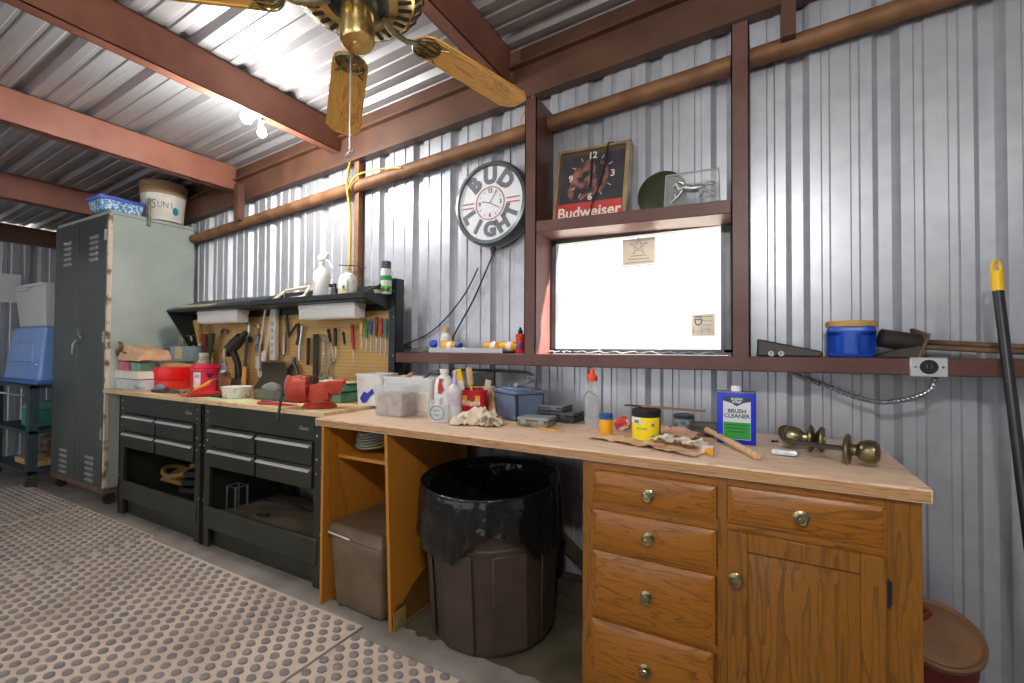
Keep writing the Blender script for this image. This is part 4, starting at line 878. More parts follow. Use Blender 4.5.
# ================================================================== THINGS ON THE OAK BENCH
B = .9505
def on(px, py, Y=None, z=B):               # the spot on the bench top seen at a pixel
    v = at(px, py, 1); v = v-CP; return CP+v*((z-CAMZ)/v.z)
def sc(p): return (p-CP).dot(CF)/F         # metres per pixel at a point
def rim_tub(name, label, cat, p, w, d, h, mat_, rz=0, wall=.003, flare=1.08, rimm=None, inside=None):
    t = thing(name, label, cat, p, rz); mb = MB(); f = flare
    def ring(s, z, o=0): return [(-w/2*s-o, -d/2*s-o, z), (w/2*s+o, -d/2*s-o, z), (w/2*s+o, d/2*s+o, z), (-w/2*s-o, d/2*s+o, z)]
    r = .16*min(w, d)
    def rr(s, z, o=0):
        pts = []
        for cx_, cy_, a0 in ((1, 1, 0), (-1, 1, PI/2), (-1, -1, PI), (1, -1, 1.5*PI)):
            for k in range(6): a = a0+k*PI/10; pts.append((cx_*(w/2*s-r)+(r+o)*math.cos(a), cy_*(d/2*s-r)+(r+o)*math.sin(a), z))
        return pts
    b = bmesh.new(); L = [rr(1/f, 0), rr(1/f, .002), rr(1, h-.012), rr(1, h-.012, .006), rr(1, h, .006), rr(1, h, -wall), rr(1/f, .004, -wall)]
    V = [[b.verts.new(q) for q in l] for l in L]
    for p_, q_ in zip(V, V[1:]):
        for i in range(24): b.faces.new((p_[i], p_[(i+1) % 24], q_[(i+1) % 24], q_[i]))
    b.faces.new(V[0][::-1]); b.faces.new(V[-1]); bmesh.ops.recalc_face_normals(b, faces=b.faces); mb._take(b); part('tub_body', mb, mat_, t); return t
p = on(378, 409); p.y += .12; p.x -= .03
t = rim_tub('square_tub', 'square white plastic tub with blue print at the left end of the bench', 'tub', (ax(377, 2.08), 2.08, .9695), .19, .19, .19, M('milk_white', 'e7e8e6', .4, 0, 'dcdcd8', 6, 1), R(8))
mb = MB(); mb.prism([(-.06, -.01), (-.03, .03), (-.005, .02), (.03, .05), (.045, .02), (.01, -.0), (-.01, -.035), (-.04, -.04)], .0012, TR(.01, -.0985, .055)@FRONT); part('blue_print', mb, M('blue_print', '2f3fa8', .5), t)
t.children[0].name = 'tub_body'
solo('wooden_stick', MB().tube([(0, 0, 0), (.05, .01, .035), (.13, .02, .085)], [.011, .010, .013], 10), M('salmon_wood', 'c98f74', .5, 0, 'b97b60', 9, 1), 'reddish wooden handle sticking up out of the square white tub', 'handle', (ax(392, 2.1), 2.12, B+.13))
DUST = M('dusty_brown', '8d7464', .9, 0, 'b5a494', 22, 1, .1, 40)
t = rim_tub('dusty_clear_tub', 'clear plastic tub caked with brown dust in front of the long white tub', 'tub', (ax(394, 1.86), 1.88, B), .21, .16, .165, HAZY, R(2), flare=1.12)
part('dusty_fill', MB().box((0, -.0, .066), (.178, .128, .122), None, .02, 2).jitter(.004, 30), DUST, t)
t = rim_tub('long_white_tub', 'long milky white rectangular tub standing behind the dusty clear one', 'tub', (ax(414, 2.05), 2.06, B), .36, .165, .2, M('milk_white2', 'dfe1df', .35, 0, 'd3d5d2', 6, 1), R(0), flare=1.06)
part('cream_band', MB().bb(-.02, .165, -.0838, -.075, .012, .12, .012), M('cream_fill', 'e2dac6', .45), t)
solo('cloth_strip', MB().tube([(-.06, 0, 0), (.0, .0, .04), (.05, 0, .03)], .01), DSTEEL, 'small metal tool end sticking out of the long white tub', 'tool', (ax(432, 2.1), 2.1, B+.19))
# glass flask
p = on(438, 424); t = thing('glass_flask', 'clear oval glass flask bottle with embossed medallion on the bench', 'flask', (ax(439, 1.80), 1.80, B), R(18))
FL = [(0, 0), (.9, 0), (1, .006), (1.08, .045), (1.0, .085), (.75, .105), (.3, .118), (.3, .132), (.36, .134), (.36, .142), (0, .142)]
mb = MB(); mb.lathe([(r*.053, z) for r, z in FL], seg=32, sy=.5); part('bottle_body', mb, GLASS, t)
mb = MB(); mb.lathe([(r*.048, .004+z*.93) for r, z in FL[:5]]+[(0, .083)], seg=32, sy=.46); part('clear_liquid', mb, glassy('liquid', 'dfe6e8', .02, .8), t)
mb = MB(); mb.tube([(.036*math.cos(a), -.0275, .05+.034*math.sin(a)) for a in [k*PI/12 for k in range(24)]], .0016, 5, True); mb.text('OLD', .016, TR(0, -.0285, .062)@FRONT, .0004); mb.text('No.7'[:2], .016, TR(0, -.0285, .04)@FRONT, .0004); part('medallion', mb, NAVY, t)
# white jug and spray bottle
t = bottle('white_jug', 'white plastic jug with red and black marks behind the oval flask', 'jug', (ax(443, 1.93), 1.94, B), [(0, 0), (.05, 0), (.055, .008), (.055, .17), (.046, .205), (.022, .225), (.02, .24), (0, .24)], WHITE, sx=1, sy=.8, cap=[(0, .235), (.024, .235), (.024, .255), (0, .257)], capm=WHITE)
mb = MB(); mb.prism([(-.02, -.03), (.0, -.035), (.018, -.01), (.005, .03), (.02, .045), (-.01, .05), (-.02, .01)], .001, TR(.012, -.0435, .16)@FRONT); mb.prism([(-.012, -.02), (.01, -.015), (.006, .02), (-.01, .015)], .001, TR(.014, -.0445, .09)@FRONT); part('red_mark', mb, M('mark_red', 'b5382f', .5), t)
t = bottle('squeeze_bottle', 'tall slim white bottle with lilac tip beside the red coffee tub', 'bottle', (ax(454.5, 1.87), 1.87, B), [(0, 0), (.034, 0), (.036, .006), (.036, .15), (.03, .172), (.013, .185), (.013, .19), (0, .19)], MILKY, cap=[(0, .186), (.014, .186), (.011, .205), (.008, .23), (.012, .235), (.011, .252), (0, .254)], capm=M('lilac_tip', 'b9acd8', .5), label_band=(.0364, .08, .145), lm=M('faded_label', 'd8cbd0', .6, 0, 'b7a9b8', 30, 1))
# coffee tub with brushes
CX, CYY = ax(474, 2.03), 2.03
t = thing('coffee_tub', 'red coffee tub holding paint brushes, on the bench', 'tub', (CX, CYY, B), R(22))
def sq_lathe(prof, ex=4, seg=40):
    b = bmesh.new(); rings = []
    for r, z in prof:
        ring = []
        for i in range(seg):
            a = 2*PI*i/seg; k = (abs(math.cos(a))**ex+abs(math.sin(a))**ex)**(-1/ex)*r; ring.append(b.verts.new((k*math.cos(a), k*math.sin(a), z)))
        rings.append(ring)
    for p_, q_ in zip(rings, rings[1:]):
        for i in range(seg): b.faces.new((p_[i], p_[(i+1) % seg], q_[(i+1) % seg], q_[i]))
    b.faces.new(rings[0][::-1]); b.faces.new(rings[-1]); bmesh.ops.recalc_face_normals(b, faces=b.faces); return b
mb = MB(); mb._take(sq_lathe([(.068, 0), (.072, .004), (.072, .138), (.075, .141), (.075, .15), (.070, .15), (.066, .03)], 5)); part('tub_body', mb, REDC, t)
part('yellow_label', MB().bb(-.045, .045, -.0735, -.07, .07, .122, .001), M('folg_yellow', 'e9a02a', .5, 0, 'f1c03d', 14, 1), t)
part('red_emblem', MB().lathe([(0, 0), (.022, 0), (.022, .001), (0, .001)], (.0, -.0735, .109), 20, RX(PI/2)), REDC, t)
part('lettering', MB().text('Folgers', .033, TR(0, -.075, .086)@FRONT, .0008, .0008), WHITE, t)
for (dx, dy, L_, ax_, ay_, lab, hm, bm_) in ((-.03, -.01, .235, -.25, .1, 'yellow-tagged marker brush leaning left in the coffee tub', YEL, BLKP), (.015, -.02, .235, -.12, .05, 'thin yellow pencil-handled brush in the coffee tub', YEL2, LTWOOD), (.04, .02, .17, .2, 0, 'pale bristle paint brush in the coffee tub', LTWOOD, M('bristle', 'cdbfa2', .9))):
    q = thing('paint_brush', lab, 'paint brush', (CX+dx, CYY+dy, B+.032), 0, 'brushes in the coffee tub'); q.rotation_euler = (ay_, ax_, .3)
    part('handle', MB().lathe([(0, 0), (.007, 0), (.009, L_*.3), (.006, L_*.62), (0, L_*.62)], seg=10), hm if lab[0] != 'p' else LTWOOD, q)
    if lab.startswith('yellow'): part('tag', MB().bb(-.022, .022, -.006, .006, L_*.62, L_*.98, .003), YEL, q); part('tag_print', MB().bb(-.015, .015, -.0068, -.006, L_*.5, L_*.72), WHITE, q)
    else: part('bristles', MB().bb(-.016, .016, -.007, .007, L_*.6, L_, .004), bm_, q)
t = thing('wide_brush', 'wide dark bristled brush standing behind the coffee tub', 'brush', (ax(481, 2.2), 2.215, B+.15)); t.rotation_euler = (0, 0, R(20))
part('bristles', MB().hexa([(-.075, -.012, .0), (.075, -.012, .0), (.075, .012, .0), (-.075, .012, .0)], [(-.085, -.015, .07), (.07, -.015, .085), (.07, .015, .085), (-.085, .015, .07)], .004).jitter(.006, 60), M('dark_bristle', '3a3c3c', .9, 0, '55585a', 60, 1, stretch=(6, 6, 1)), t)
part('block', MB().bb(-.08, .08, -.014, .014, -.14, .003, .004), LTWOOD, t)
hp = [Vector(q) for q in ((-1.92, 2.25, B+.01), (-1.90, 2.26, B+.12), (-1.83, 2.265, B+.205), (-1.7, 2.27, B+.232), (-1.45, 2.27, B+.238), (-1.2, 2.27, B+.236), (-1.12, 2.265, B+.225), (-1.09, 2.26, B+.19), (-1.08, 2.255, B+.01))]
solo('metal_hoop', MB().tube(dense(hp, 8), .008, 8), DSTEEL, 'bent grey metal hoop arching behind the tubs under the rail', 'hoop')
# toolbox
t = thing('tool_box', 'small black toolbox with blue-grey sides and lid, on the bench', 'toolbox', (ax(516, 2.10), 2.13, B), R(-30))
GBL = M('blue_grey_plastic', '6e7f98', .45, 0, '63738b', 6, 1)
mb = MB(); mb.hexa([(-.1, -.075, 0), (.1, -.075, 0), (.1, .075, 0), (-.1, .075, 0)], [(-.115, -.088, .135), (.115, -.088, .135), (.115, .088, .135), (-.115, .088, .135)], .008, 2); part('box_body', mb, M('charcoal_plastic', '2c3134', .5), t)
part('side_panel', MB().hexa([(.1005, -.062, .005), (.1035, -.062, .005), (.1035, .062, .005), (.1005, .062, .005)], [(.1155, -.075, .132), (.118, -.075, .132), (.118, .075, .132), (.1155, .075, .132)]).hexa([(-.09, -.078, .005), (.095, -.078, .005), (.095, -.07, .005), (-.09, -.07, .005)], [(-.1, -.091, .132), (.108, -.091, .132), (.108, -.08, .132), (-.1, -.08, .132)]), GBL, t)
part('lid', MB().bb(-.125, .125, -.098, .098, .135, .155, .008, 2).bb(-.1, .1, -.075, .075, .155, .163, .006), GBL, t)
mb = MB(); mb.tube([(-.124, -.05, .14), (-.14, -.045, .135), (-.14, -.045, .07), (-.14, .045, .07), (-.14, .045, .135), (-.124, .05, .14)], .006, 8); mb.bb(-.145, -.11, -.045, .045, .115, .16, .006); part('latch', mb, BLKP, t)
mb = MB(); mb.tube([(-.137, -.04, .065), (-.137, .04, .065), (-.137, .04, .1), (-.137, -.04, .1)], .003, 6, True); part('latch_wire', mb, STEEL, t)
solo('small_gadget', MB().box((0, 0, .02), (.05, .11, .022), (R(18), R(-8), 0), .005).box((.0, 0, .034), (.036, .08, .003), (R(18), R(-8), 0)), M('gadget_grey', '8b8d90', .4, 0, '5f6164', 18, 1), 'small grey gadget propped on the toolbox lid', 'gadget', (ax(523, 2.14), 2.14, B+.165), R(-50))
# camouflage rag
mb = MB(); mb.sheet(lambda u, v: Vector(((u-.5)*.25+.03*noise.noise(Vector((u*3, v*3, 1))), (v-.5)*.14+.02*noise.noise(Vector((u*3, v*3, 9))), .004+.085*max(0, math.sin(u*PI))**.7*max(0, math.sin(v*PI))**.7*(.75+.5*noise.noise(Vector((u*7, v*5, 4))))+.022*abs(noise.noise(Vector((u*9, v*6, 2)))))), 48, 30, .003)
solo('camo_rag', mb, M('camo_cloth', 'd8c8b0', .95, 0, '8d7d64', 17, 1, lo=.54, hi=.6), 'crumpled beige camouflage rag in front of the red coffee tub', 'rag', (ax(478, 1.86), 1.86, B), R(14))
# cases
def case(name, label, cat, p, w, d, h, rz, m, lidm):
    t = thing(name, label, cat, p, rz); part('base', MB().bb(-w/2, w/2, -d/2, d/2, 0, h*.62, .006, 2), m, t); part('lid', MB().bb(-w/2, w/2, -d/2, d/2, h*.66, h, .006, 2), lidm, t)
    for s in (-.28, .28): part('clasp', MB().bb(s*w-.015, s*w+.015, -d/2-.005, -d/2+.001, h*.3, h*.85, .001), lidm, t)
    return t
DKG = M('dark_grey_case', '3c4144', .4, 0, '4a5053', 9, 1)
t = case('organizer_case', 'flat clear-lidded parts organizer nearest the bench middle', 'case', (ax(537, 1.97), 1.97, B), .155, .12, .045, R(4), M('organizer_brown', '5a5448', .5, 0, '9a8a64', 40, 1), M('smoke_clear', '8f9495', .25))
case('black_case', 'dark green-black flat case under a grey one behind the organizer', 'case', (ax(556, 2.17), 2.18, B), .25, .14, .05, R(-3), M('dark_green_case', '28322c', .45), DKG)
case('grey_case', 'grey flat case on top of the dark green-black case', 'case', (ax(549, 2.17), 2.18, B+.0505), .2, .135, .03, R(-2), M('mid_grey_case', '4c5256', .4), M('top_grey_case', '767c80', .4))
solo('pencil', MB().cyl((-.07, 0, .0045), (.065, 0, .0045), .0042, seg=6).cyl((.065, 0, .0045), (.082, 0, .0045), .0042, .0005, seg=6), M('pencil_yellow', 'd9a23a', .5), 'yellow pencil lying before the clear organizer', 'pencil', (ax(550, 1.86), 1.87, B), R(-16))
# sports bottle
p = on(592, 426)
SB = [(0, 0), (.034, 0), (.037, .006), (.034, .03), (.037, .038), (.034, .06), (.0375, .068), (.034, .09), (.0375, .1), (.034, .118), (.031, .124), (.0385, .135), (.038, .16), (.024, .195), (.021, .2), (.021, .206), (0, .206)]
t = bottle('sports_bottle', 'clear ribbed sports bottle with orange spout cap', 'bottle', (p.x, p.y, B), [(r, z*1.06) for r, z in SB], GLASS, cap=[(0, .214), (.024, .214), (.025, .218), (.025, .238), (.018, .244), (.011, .25), (.01, .262), (.013, .264), (.012, .272), (0, .272)], capm=M('orange_cap', 'f05a2c', .4))
part('wave_print', MB().tube([(.038*math.cos(a), .038*math.sin(a), .155+.012*math.sin(3*a)) for a in [-2.6+k*.09 for k in range(24)]], .0022, 5), GREEN, t)
# yellow jar, yellow can, grey can, red packet, paper, stick
p = on(604.5, 436); t = bottle('yellow_jar', 'small amber-yellow jar with dark blue lid', 'jar', (p.x, p.y+.02, B), [(0, 0), (.026, 0), (.0275, .004), (.0275, .066), (.025, .072), (0, .072)], AMBER, cap=[(0, .07), (.029, .07), (.0295, .073), (.0295, .082), (.027, .085), (.027, .092), (0, .093)], capm=M('jar_blue', '1f4f9a', .4))
p = on(644, 441); YC_ = (p.x, p.y+.04, B)
t = bottle('yellow_can', 'yellow paint can with black lid standing on crumpled paper', 'paint can', YC_, [(0, 0), (.055, 0), (.056, .003), (.056, .094), (.055, .096), (0, .096)], YEL2, cap=[(0, .094), (.0565, .094), (.0575, .096), (.0575, .12), (.055, .123), (.051, .12), (0, .12)], capm=M('can_lid', '2b2826', .35, .3), seg=36)
mb = MB(); mb.lathe([(.0563, .068), (.057, .068), (.057, .094), (.0563, .094)], seg=14, a0=R(195), a1=R(262)); part('white_panel', mb, M('panel_cream', 'e6dfd0', .5), t)
mb = MB()
for a_, z, w_, h_ in ((-118, .077, .022, .012), (-52, .066, .012, .012), (-45, .018, .026, .014)): mb.box((0.0572*math.cos(R(a_)), 0.0572*math.sin(R(a_)), z), (w_, .001, h_), (0, 0, R(a_+90)))
mb.text('WOOD', .013, RZ(R(-95))@TR(0.0572, 0, .05)@RZ(PI/2)@RX(PI/2), .0004); part('print', mb, GREYI, t)
part('seam_band', MB().lathe([(.0562, .003), (.0566, .003), (.0566, .094), (.0562, .094)], seg=4, a0=R(-15), a1=R(0)), M('seam_dark', '4a3b1a', .4), t)
p = on(683, 431); t = bottle('grey_can', 'small grey-blue can with pale lid behind the mallet', 'can', (p.x, p.y+.02, B), [(0, 0), (.043, 0), (.044, .003), (.044, .058), (0, .058)], M('can_steel_blue', '6c7f8c', .4, .2, '8fa0aa', 25, 1), cap=[(0, .056), (.0445, .056), (.0455, .06), (.0455, .07), (.042, .073), (.036, .069), (0, .069)], capm=M('can_dark_rim', '4b5153', .35, .4), label_band=(.0444, .02, .05), lm=M('can_label', '9eb0ba', .5, 0, '4f5f6b', 40, 1))
mb = MB(); mb.ball((0, 0, .034), (.036, .025, .034), 18).jitter(.014, 30, 6); solo('red_packet', mb, M('red_white_foil', 'd23a3a', .35, 0, 'e9e0da', 22, 1, lo=.47, hi=.55), 'crumpled red and white packet between the two yellow containers', 'packet', (on(621, 432).x, on(621, 432).y+.03, B))
mb = MB(); mb.sheet(lambda u, v: Vector(((u-.5)*.44, (v-.5)*.17*(.8+.3*math.sin(u*PI))+.03*math.sin(u*4), .003+.016*abs(noise.noise(Vector((u*9, v*5, 1))))+.008*(v < .18)*abs(math.sin(u*13)))), 50, 20, .0015)
solo('crumpled_paper', mb, KRAFT, 'flattened crumpled kraft paper under the yellow can', 'paper', (on(645, 447).x-.005, on(645, 447).y+.045, B), R(-14))
mb = MB(); mb.sheet(lambda u, v: Vector(((u-.5)*.22, (v-.5)*.09, .004+.024*math.sin(v*PI)*(.5+.5*math.sin(u*PI))+.014*abs(noise.noise(Vector((u*11, v*5, 5)))))), 34, 18, .0015)
solo('paper_bag', mb, M('pinkish_kraft', 'd8b299', .85, 0, 'bd937a', 16, 1, .08, 30), 'small twisted brown paper bag before the grey can', 'paper bag', (on(672, 438).x, on(672, 438).y+.03, B+.012), R(-20))
mb = MB(); mb.sheet(lambda u, v: Vector(((u-.5)*.19, (v-.5)*.08, .004+.012*abs(noise.noise(Vector((u*9, v*5, 8))))+.01*(int(u*6) % 2)*(u < .9))), 36, 14, .0012)
solo('white_wrapper', mb, M('white_wrap', 'efe8dc', .7, 0, 'd2c2aa', 9, 1), 'folded white wrapper lying at the front of the kraft paper', 'wrapper', (on(678, 449).x, on(678, 449).y+.02, B+.022), R(-16))
q = YC_; t = thing('paint_stick', 'wooden paint stick with dark tip lying across the yellow can lid', 'paint stick', (q[0]+.02, q[1]+.04, B+.1235), R(-6))
part('stick', MB().bb(-.05, .2, -.012, .012, 0, .007, .002), M('stick_brown', '9a775a', .6, 0, '7d5e45', 12, 1), t); part('painted_tip', MB().bb(-.12, -.05, -.012, .012, 0, .007, .002), M('stick_tip', '393a38', .5), t, 'dark dipped tip')
# mallet and caulk tube
p = on(704, 437)
t = thing('rubber_mallet', 'rubber mallet with pale wood handle lying beside the blue tin', 'mallet', (p.x, p.y+.035, B+.03), 0)
mb = MB(); mb.lathe([(0, -.06), (.024, -.06), (.029, -.055), (.03, 0), (.029, .055), (.024, .06), (0, .06)], seg=24, M4=RZ(R(8))@RY(PI/2)); part('head', mb, M('grey_rubber', '4d504b', .75, 0, '5c5f59', 14, 1), t)
e = on(757, 460)-Vector((p.x, p.y+.035, B+.03)); e.z = -.018
mb = MB(); mb.tube([Vector((.0, -.005, 0)), Vector((e.x*.2, e.y*.2, -.003)), Vector((e.x*.6, e.y*.6, -.010)), Vector((e.x, e.y, -.0165))], [.013, .011, .012, .0125], 12); part('handle', mb, LTWOOD, t, 'pale wooden handle')
t = thing('caulk_tube', 'squeezed white tube with yellow cap lying before the mallet', 'tube', (on(708, 455).x, on(708, 455).y+.01, B+.012), R(-62))
part('tube_body', MB().hexa([(.0, -.022, -.010), (.09, -.028, -.01), (.09, .028, -.01), (.0, .022, -.01)], [(.0, -.018, .016), (.09, -.026, -.004), (.09, .026, -.004), (.0, .018, .016)], .004).jitter(.008, 40), M('tube_white', 'e3ddd2', .5, 0, 'c4b59d', 16, 1), t); part('cap', MB().cyl((0, 0, .0), (-.03, 0, .0), .012, .010), AMBER, t)
t.rotation_euler = (0, 0, R(110))
# brush cleaner tin
p = on(736, 444); t = thing('cleaner_tin', 'blue rectangular brush cleaner tin with white cap', 'tin', (p.x, p.y+.03, B), R(2)); w, d, h = .068, .032, .2
part('tin_body', MB().bb(-w, w, -d, d, .0, h, .006, 2), BLUED, t); part('rim', MB().bb(-w-.001, w+.001, -d-.001, d+.001, h-.002, h+.003, .002), STEEL, t)
part('cap', MB().lathe([(0, 0), (.019, 0), (.019, .016), (.016, .02), (0, .02)], (.0, 0, h+.003), 20), WHITE, t)
y = -d-.0006
part('white_panel', MB().bb(-.046, .05, y-.0004, y+.001, .018, .184), M('label_grey', 'd4d7de', .5), t)
part('green_panel', MB().bb(-.045, .049, y-.0009, y, .02, .084), GRN2, t)
mb = MB(); mb.prism([(-.046, .184), (-.046, .166), (-.02, .159), (.002, .146), (.024, .159), (.05, .166), (.05, .184)], .0006, Matrix.Translation((0, y, 0))@FRONT); part('navy_band', mb, M('navy_band', '24406e', .5), t)
part('brand_shield', MB().prism([(-.024, .18), (-.024, .163), (.002, .153), (.028, .163), (.028, .18)], .001, TR(0, y-.0002, 0)@FRONT), M('shield_dark', '4a4f55', .4), t)
mb = MB(); mb.text('BRUSH', .021, TR(.002, y-.0008, .127)@FRONT, .0004, .0005); mb.text('CLEANER', .021, TR(.002, y-.0008, .108)@FRONT, .0004, .0005); part('lettering', mb, NAVY, t)
mb = MB(); mb.text('KLEAN', .013, TR(.002, y-.0014, .174)@FRONT, .0004, .0003); mb.text('STRIP', .013, TR(.002, y-.0014, .162)@FRONT, .0004, .0003); part('brand_lettering', mb, WHITE, t)
mb = MB()
for k in range(3): mb.box((.0, y-.0012, .074-k*.013), (.08-.01*k, .0004, .004))
part('green_print', mb, M('dark_green_print', '1c6b30', .5), t)
# door knobs
def lockset(label, p, rz, rot2):
    t = thing('door_knob', label, 'door knob', p, rz, 'old brass door knobs'); t.rotation_euler = (rot2, 0, rz); q = RY(PI/2); t.scale = (1.25,)*3
    part('rose_plate', MB().lathe([(.012, -.004), (.03, -.004), (.038, .001), (.039, .006), (.034, .01), (.016, .012)], seg=36, M4=q), ABRASS, t)
    part('knob', MB().lathe([(.014, .01), (.015, .022), (.024, .03), (.029, .045), (.028, .06), (.02, .068), (.006, .07), (0, .069)], seg=28, M4=q), ABRASS, t); return t
p = on(846, 464); a = lockset('old brass door knob lying at the bench end, right of its mate', (p.x, p.y, B+.0487), R(-14), 0)
mb = MB(); mb.bb(-.115, .0, -.006, .006, -.006, .006, .001); mb.bb(-.07, .0, .012, .018, -.004, .004); mb.bb(-.07, .0, -.018, -.012, -.004, .004); part('spindle', mb, IRON, a)
p = on(803, 452); a = lockset('old brass keyed door knob lying beside the foil packet', (p.x+.03, p.y+.02, B+.0487), R(170), 0)
part('inner_plate', MB().lathe([(0, -.03), (.03, -.03), (.036, -.024), (.036, -.02), (.012, -.004), (0, -.004)], seg=32, M4=RY(PI/2)), ABRASS, a); part('key_slot', MB().cyl((-.031, 0, 0), (-.029, 0, 0), .012, seg=16), BRASS, a)
p = on(787, 446); solo('rose_cover', MB().lathe([(.012, 0), (.03, 0), (.038, .006), (.037, .009), (.02, .012), (.012, .012)], seg=32), ABRASS, 'loose round brass cover leaning behind the keyed knob', 'cover plate', (p.x, p.y+.05, B+.034), rot=(R(62), 0, R(35)))
mb = MB(); mb.box((0, 0, .01), (.075, .05, .018), None, .006, 2).jitter(.007, 40, 3); solo('foil_packet', mb, M('foil_white', 'dfe2e6', .3, .2, 'b5b9bf', 30, 1), 'small crumpled white foil packet beside the door knobs', 'packet', (on(785, 455).x, on(785, 455).y, B), R(-10))
p = on(766, 446); solo('hex_screw', MB().cyl((0, 0, .004), (.02, 0, .004), .003).cyl((-.004, 0, .004), (0, 0, .004), .006, seg=6), IRON, 'tiny dark screw lying beside the brush cleaner tin', 'screw', (on(782, 443).x-.03, on(782, 443).y, B), .5)

# ================================================================== THINGS ON THE PLYWOOD WORKTOP
Wz = WT+.0005
def w_(px, Y): return Vector((ax(px, Y, 388), Y, Wz))
# stack at the locker end
def span(x0, x1, Y): return (ax(x0, Y, 385)+ax(x1, Y, 385))/2, ax(x1, Y, 385)-ax(x0, Y, 385)
sx_, sw_ = span(113, 155, 1.80); sx_ += .035-.13*sw_; sw_ *= .74; SY = 1.86
t = rim_tub('clear_box', 'clear shallow plastic box at the bottom of the stack by the locker', 'box', (sx_+.01, SY, Wz), sw_*.92, .19, .08, M('clear_whitish', 'd5d8da', .3, 0, 'c5c9cc', 9, 1), R(2))
sw2 = sw_/2
t = thing('white_carton', 'flat white carton on the clear box by the locker', 'carton', (sx_, SY, Wz+.0865), R(-1)); part('carton_body', MB().bb(-sw2, sw2, -.11, .11, 0, .062, .003), M('carton_white', 'ece9e0', .6, 0, 'ded9cc', 9, 1), t); part('end_flap', MB().bb(-sw2-.004, -sw2+.0005, -.105, .105, .004, .058), M('flap_cream', 'cfc8b2', .6), t)
t = rim_tub('pink_box', 'pink plastic box on the white carton', 'box', (sx_-.08, SY, Wz+.149), .15, .16, .072, M('pink_plastic', 'd9808c', .4, 0, 'c96674', 9, 1), 0, flare=1.03)
t = rim_tub('green_box', 'pale green plastic box on the white carton beside the pink one', 'box', (sx_+.085, SY+.01, Wz+.149), .14, .15, .066, M('seafoam', '7fb59c', .45, 0, '6aa58b', 9, 1), 0, flare=1.03)
mb = MB(); mb.hexa([(-.2, -.12, 0), (.22, -.12, -.0), (.22, .12, -.0), (-.2, .12, 0)], [(-.13, -.09, .13), (.22, -.06, .08), (.22, .1, .08), (-.13, .1, .13)], .012, 3)
bmesh.ops.subdivide_edges(mb.bm, edges=list(mb.bm.edges), cuts=5, use_grid_fill=True); mb.jitter(.01, 11, 2)
solo('brown_paper_sack', mb, KRAFT, 'folded brown paper sack lying on top of the boxes by the locker', 'paper sack', (sx_+.06, SY+.01, Wz+.232), R(-3))
t = thing('metal_hook', 'dark metal hook standing on the folded brown sack', 'hook', (sx_-.12, SY-.07, Wz+.30)); part('hook_body', MB().tube([(.03, -.03, .08), (.055, -.03, .075), (.06, -.03, .05), (.04, -.03, .03), (.0, -.03, .01), (-.01, -.03, -.03)], [.012, .014, .013, .014, .014, .008], 8).tube([(.05, -.03, .02), (.09, -.03, .0), (.15, -.03, -.006)], .007, 6), RUSTY, t)
# red tins with carton on top
def tin(label, p, r, h, m, lidm):
    t = thing('round_tin', label, 'tin', p, 0, 'red round tins'); part('tin_body', MB().lathe([(0, 0), (r*.96, 0), (r*.97, .004), (r*.97, h*.62), (0, h*.62)], seg=48), m, t); part('lid', MB().lathe([(0, h*.5), (r*.985, h*.5), (r, h*.52), (r, h*.95), (r*.97, h), (r*.9, h*.985), (0, h*.97)], seg=48), lidm, t); return t
tc = w_(175, 2.0)
tin('orange-red round tin at the bottom of the tin stack', tc, .14, .075, REDO, REDO)
tin('bright red round tin on top of the orange-red one', tc+Vector((0, 0, .0742)), .15, .11, M('bright_red_tin', 'e01616', .3), M('bright_red_tin', 'e01616', .3))
solo('domed_lid', MB().lathe([(0, .045), (.09, .042), (.12, .025), (.13, 0), (0, 0)], seg=32), M('tan_felt', 'b08b5b', .9, 0, '96744a', 9, 1), 'tan domed lid lying on the bright red tin', 'lid', tc+Vector((.02, .03, .183)))
t = thing('grey_carton', 'grey cardboard carton with tan sticker on top of the domed lid', 'carton', tc+Vector((.03, .05, .229)), R(12)); part('carton_body', MB().bb(-.13, .12, -.07, .07, 0, .125, .003), M('carton_grey', '7a8a94', .7, 0, '6c7b84', 7, 1), t); part('sticker', MB().bb(-.01, .065, -.0712, -.07, .02, .12), M('sticker_tan', 'a99c6a', .6), t); part('open_end', MB().bb(-.131, -.065, -.0708, -.0, .006, .118), M('carton_dark', '4b5357', .8), t)
# red coffee can with heart
cc_ = w_(205.5, 1.97); t = thing('red_canister', 'pinkish red plastic canister with white label and heart beside the tins', 'canister', cc_, 0)
part('can_body', MB().lathe([(0, 0), (.092, 0), (.094, .006), (.094, .16), (.1, .165), (.1, .178), (.094, .18), (.1, .185), (.1, .212), (.092, .215), (0, .213)], seg=40), M('pinkish_red', 'd42a4a', .4, 0, 'c01d3c', 6, 1), t)
vd = math.atan2(-1.97, -cc_.x)
part('white_label', MB().lathe([(.0943, .04), (.0952, .04), (.0952, .155), (.0943, .155)], seg=10, a0=vd-.95, a1=vd-.35), M('can_label_white', 'e4d6d2', .5, 0, 'c9b2b0', 18, 1), t)
mb = MB(); mb.prism([(0, -.028), (.024, .0), (.024, .012), (.014, .018), (0, .008), (-.014, .018), (-.024, .012), (-.024, 0)], .0012, RZ(vd+.28)@TR(.0945, 0, .135)@RZ(PI/2)@RX(PI/2)); mb.text('A5', .03, RZ(vd-.65)@TR(.0955, 0, .125)@RZ(PI/2)@RX(PI/2), .0006, .0005); part('heart_print', mb, M('dark_maroon', '5a1020', .5), t)
t = thing('red_dish', 'shallow red round dish in front of the red canister', 'dish', w_(206, 1.80), 0); part('dish_body', MB().lathe([(0, 0), (.085, 0), (.105, .024), (.1, .024), (.08, .008), (0, .008)], seg=40), RED, t)
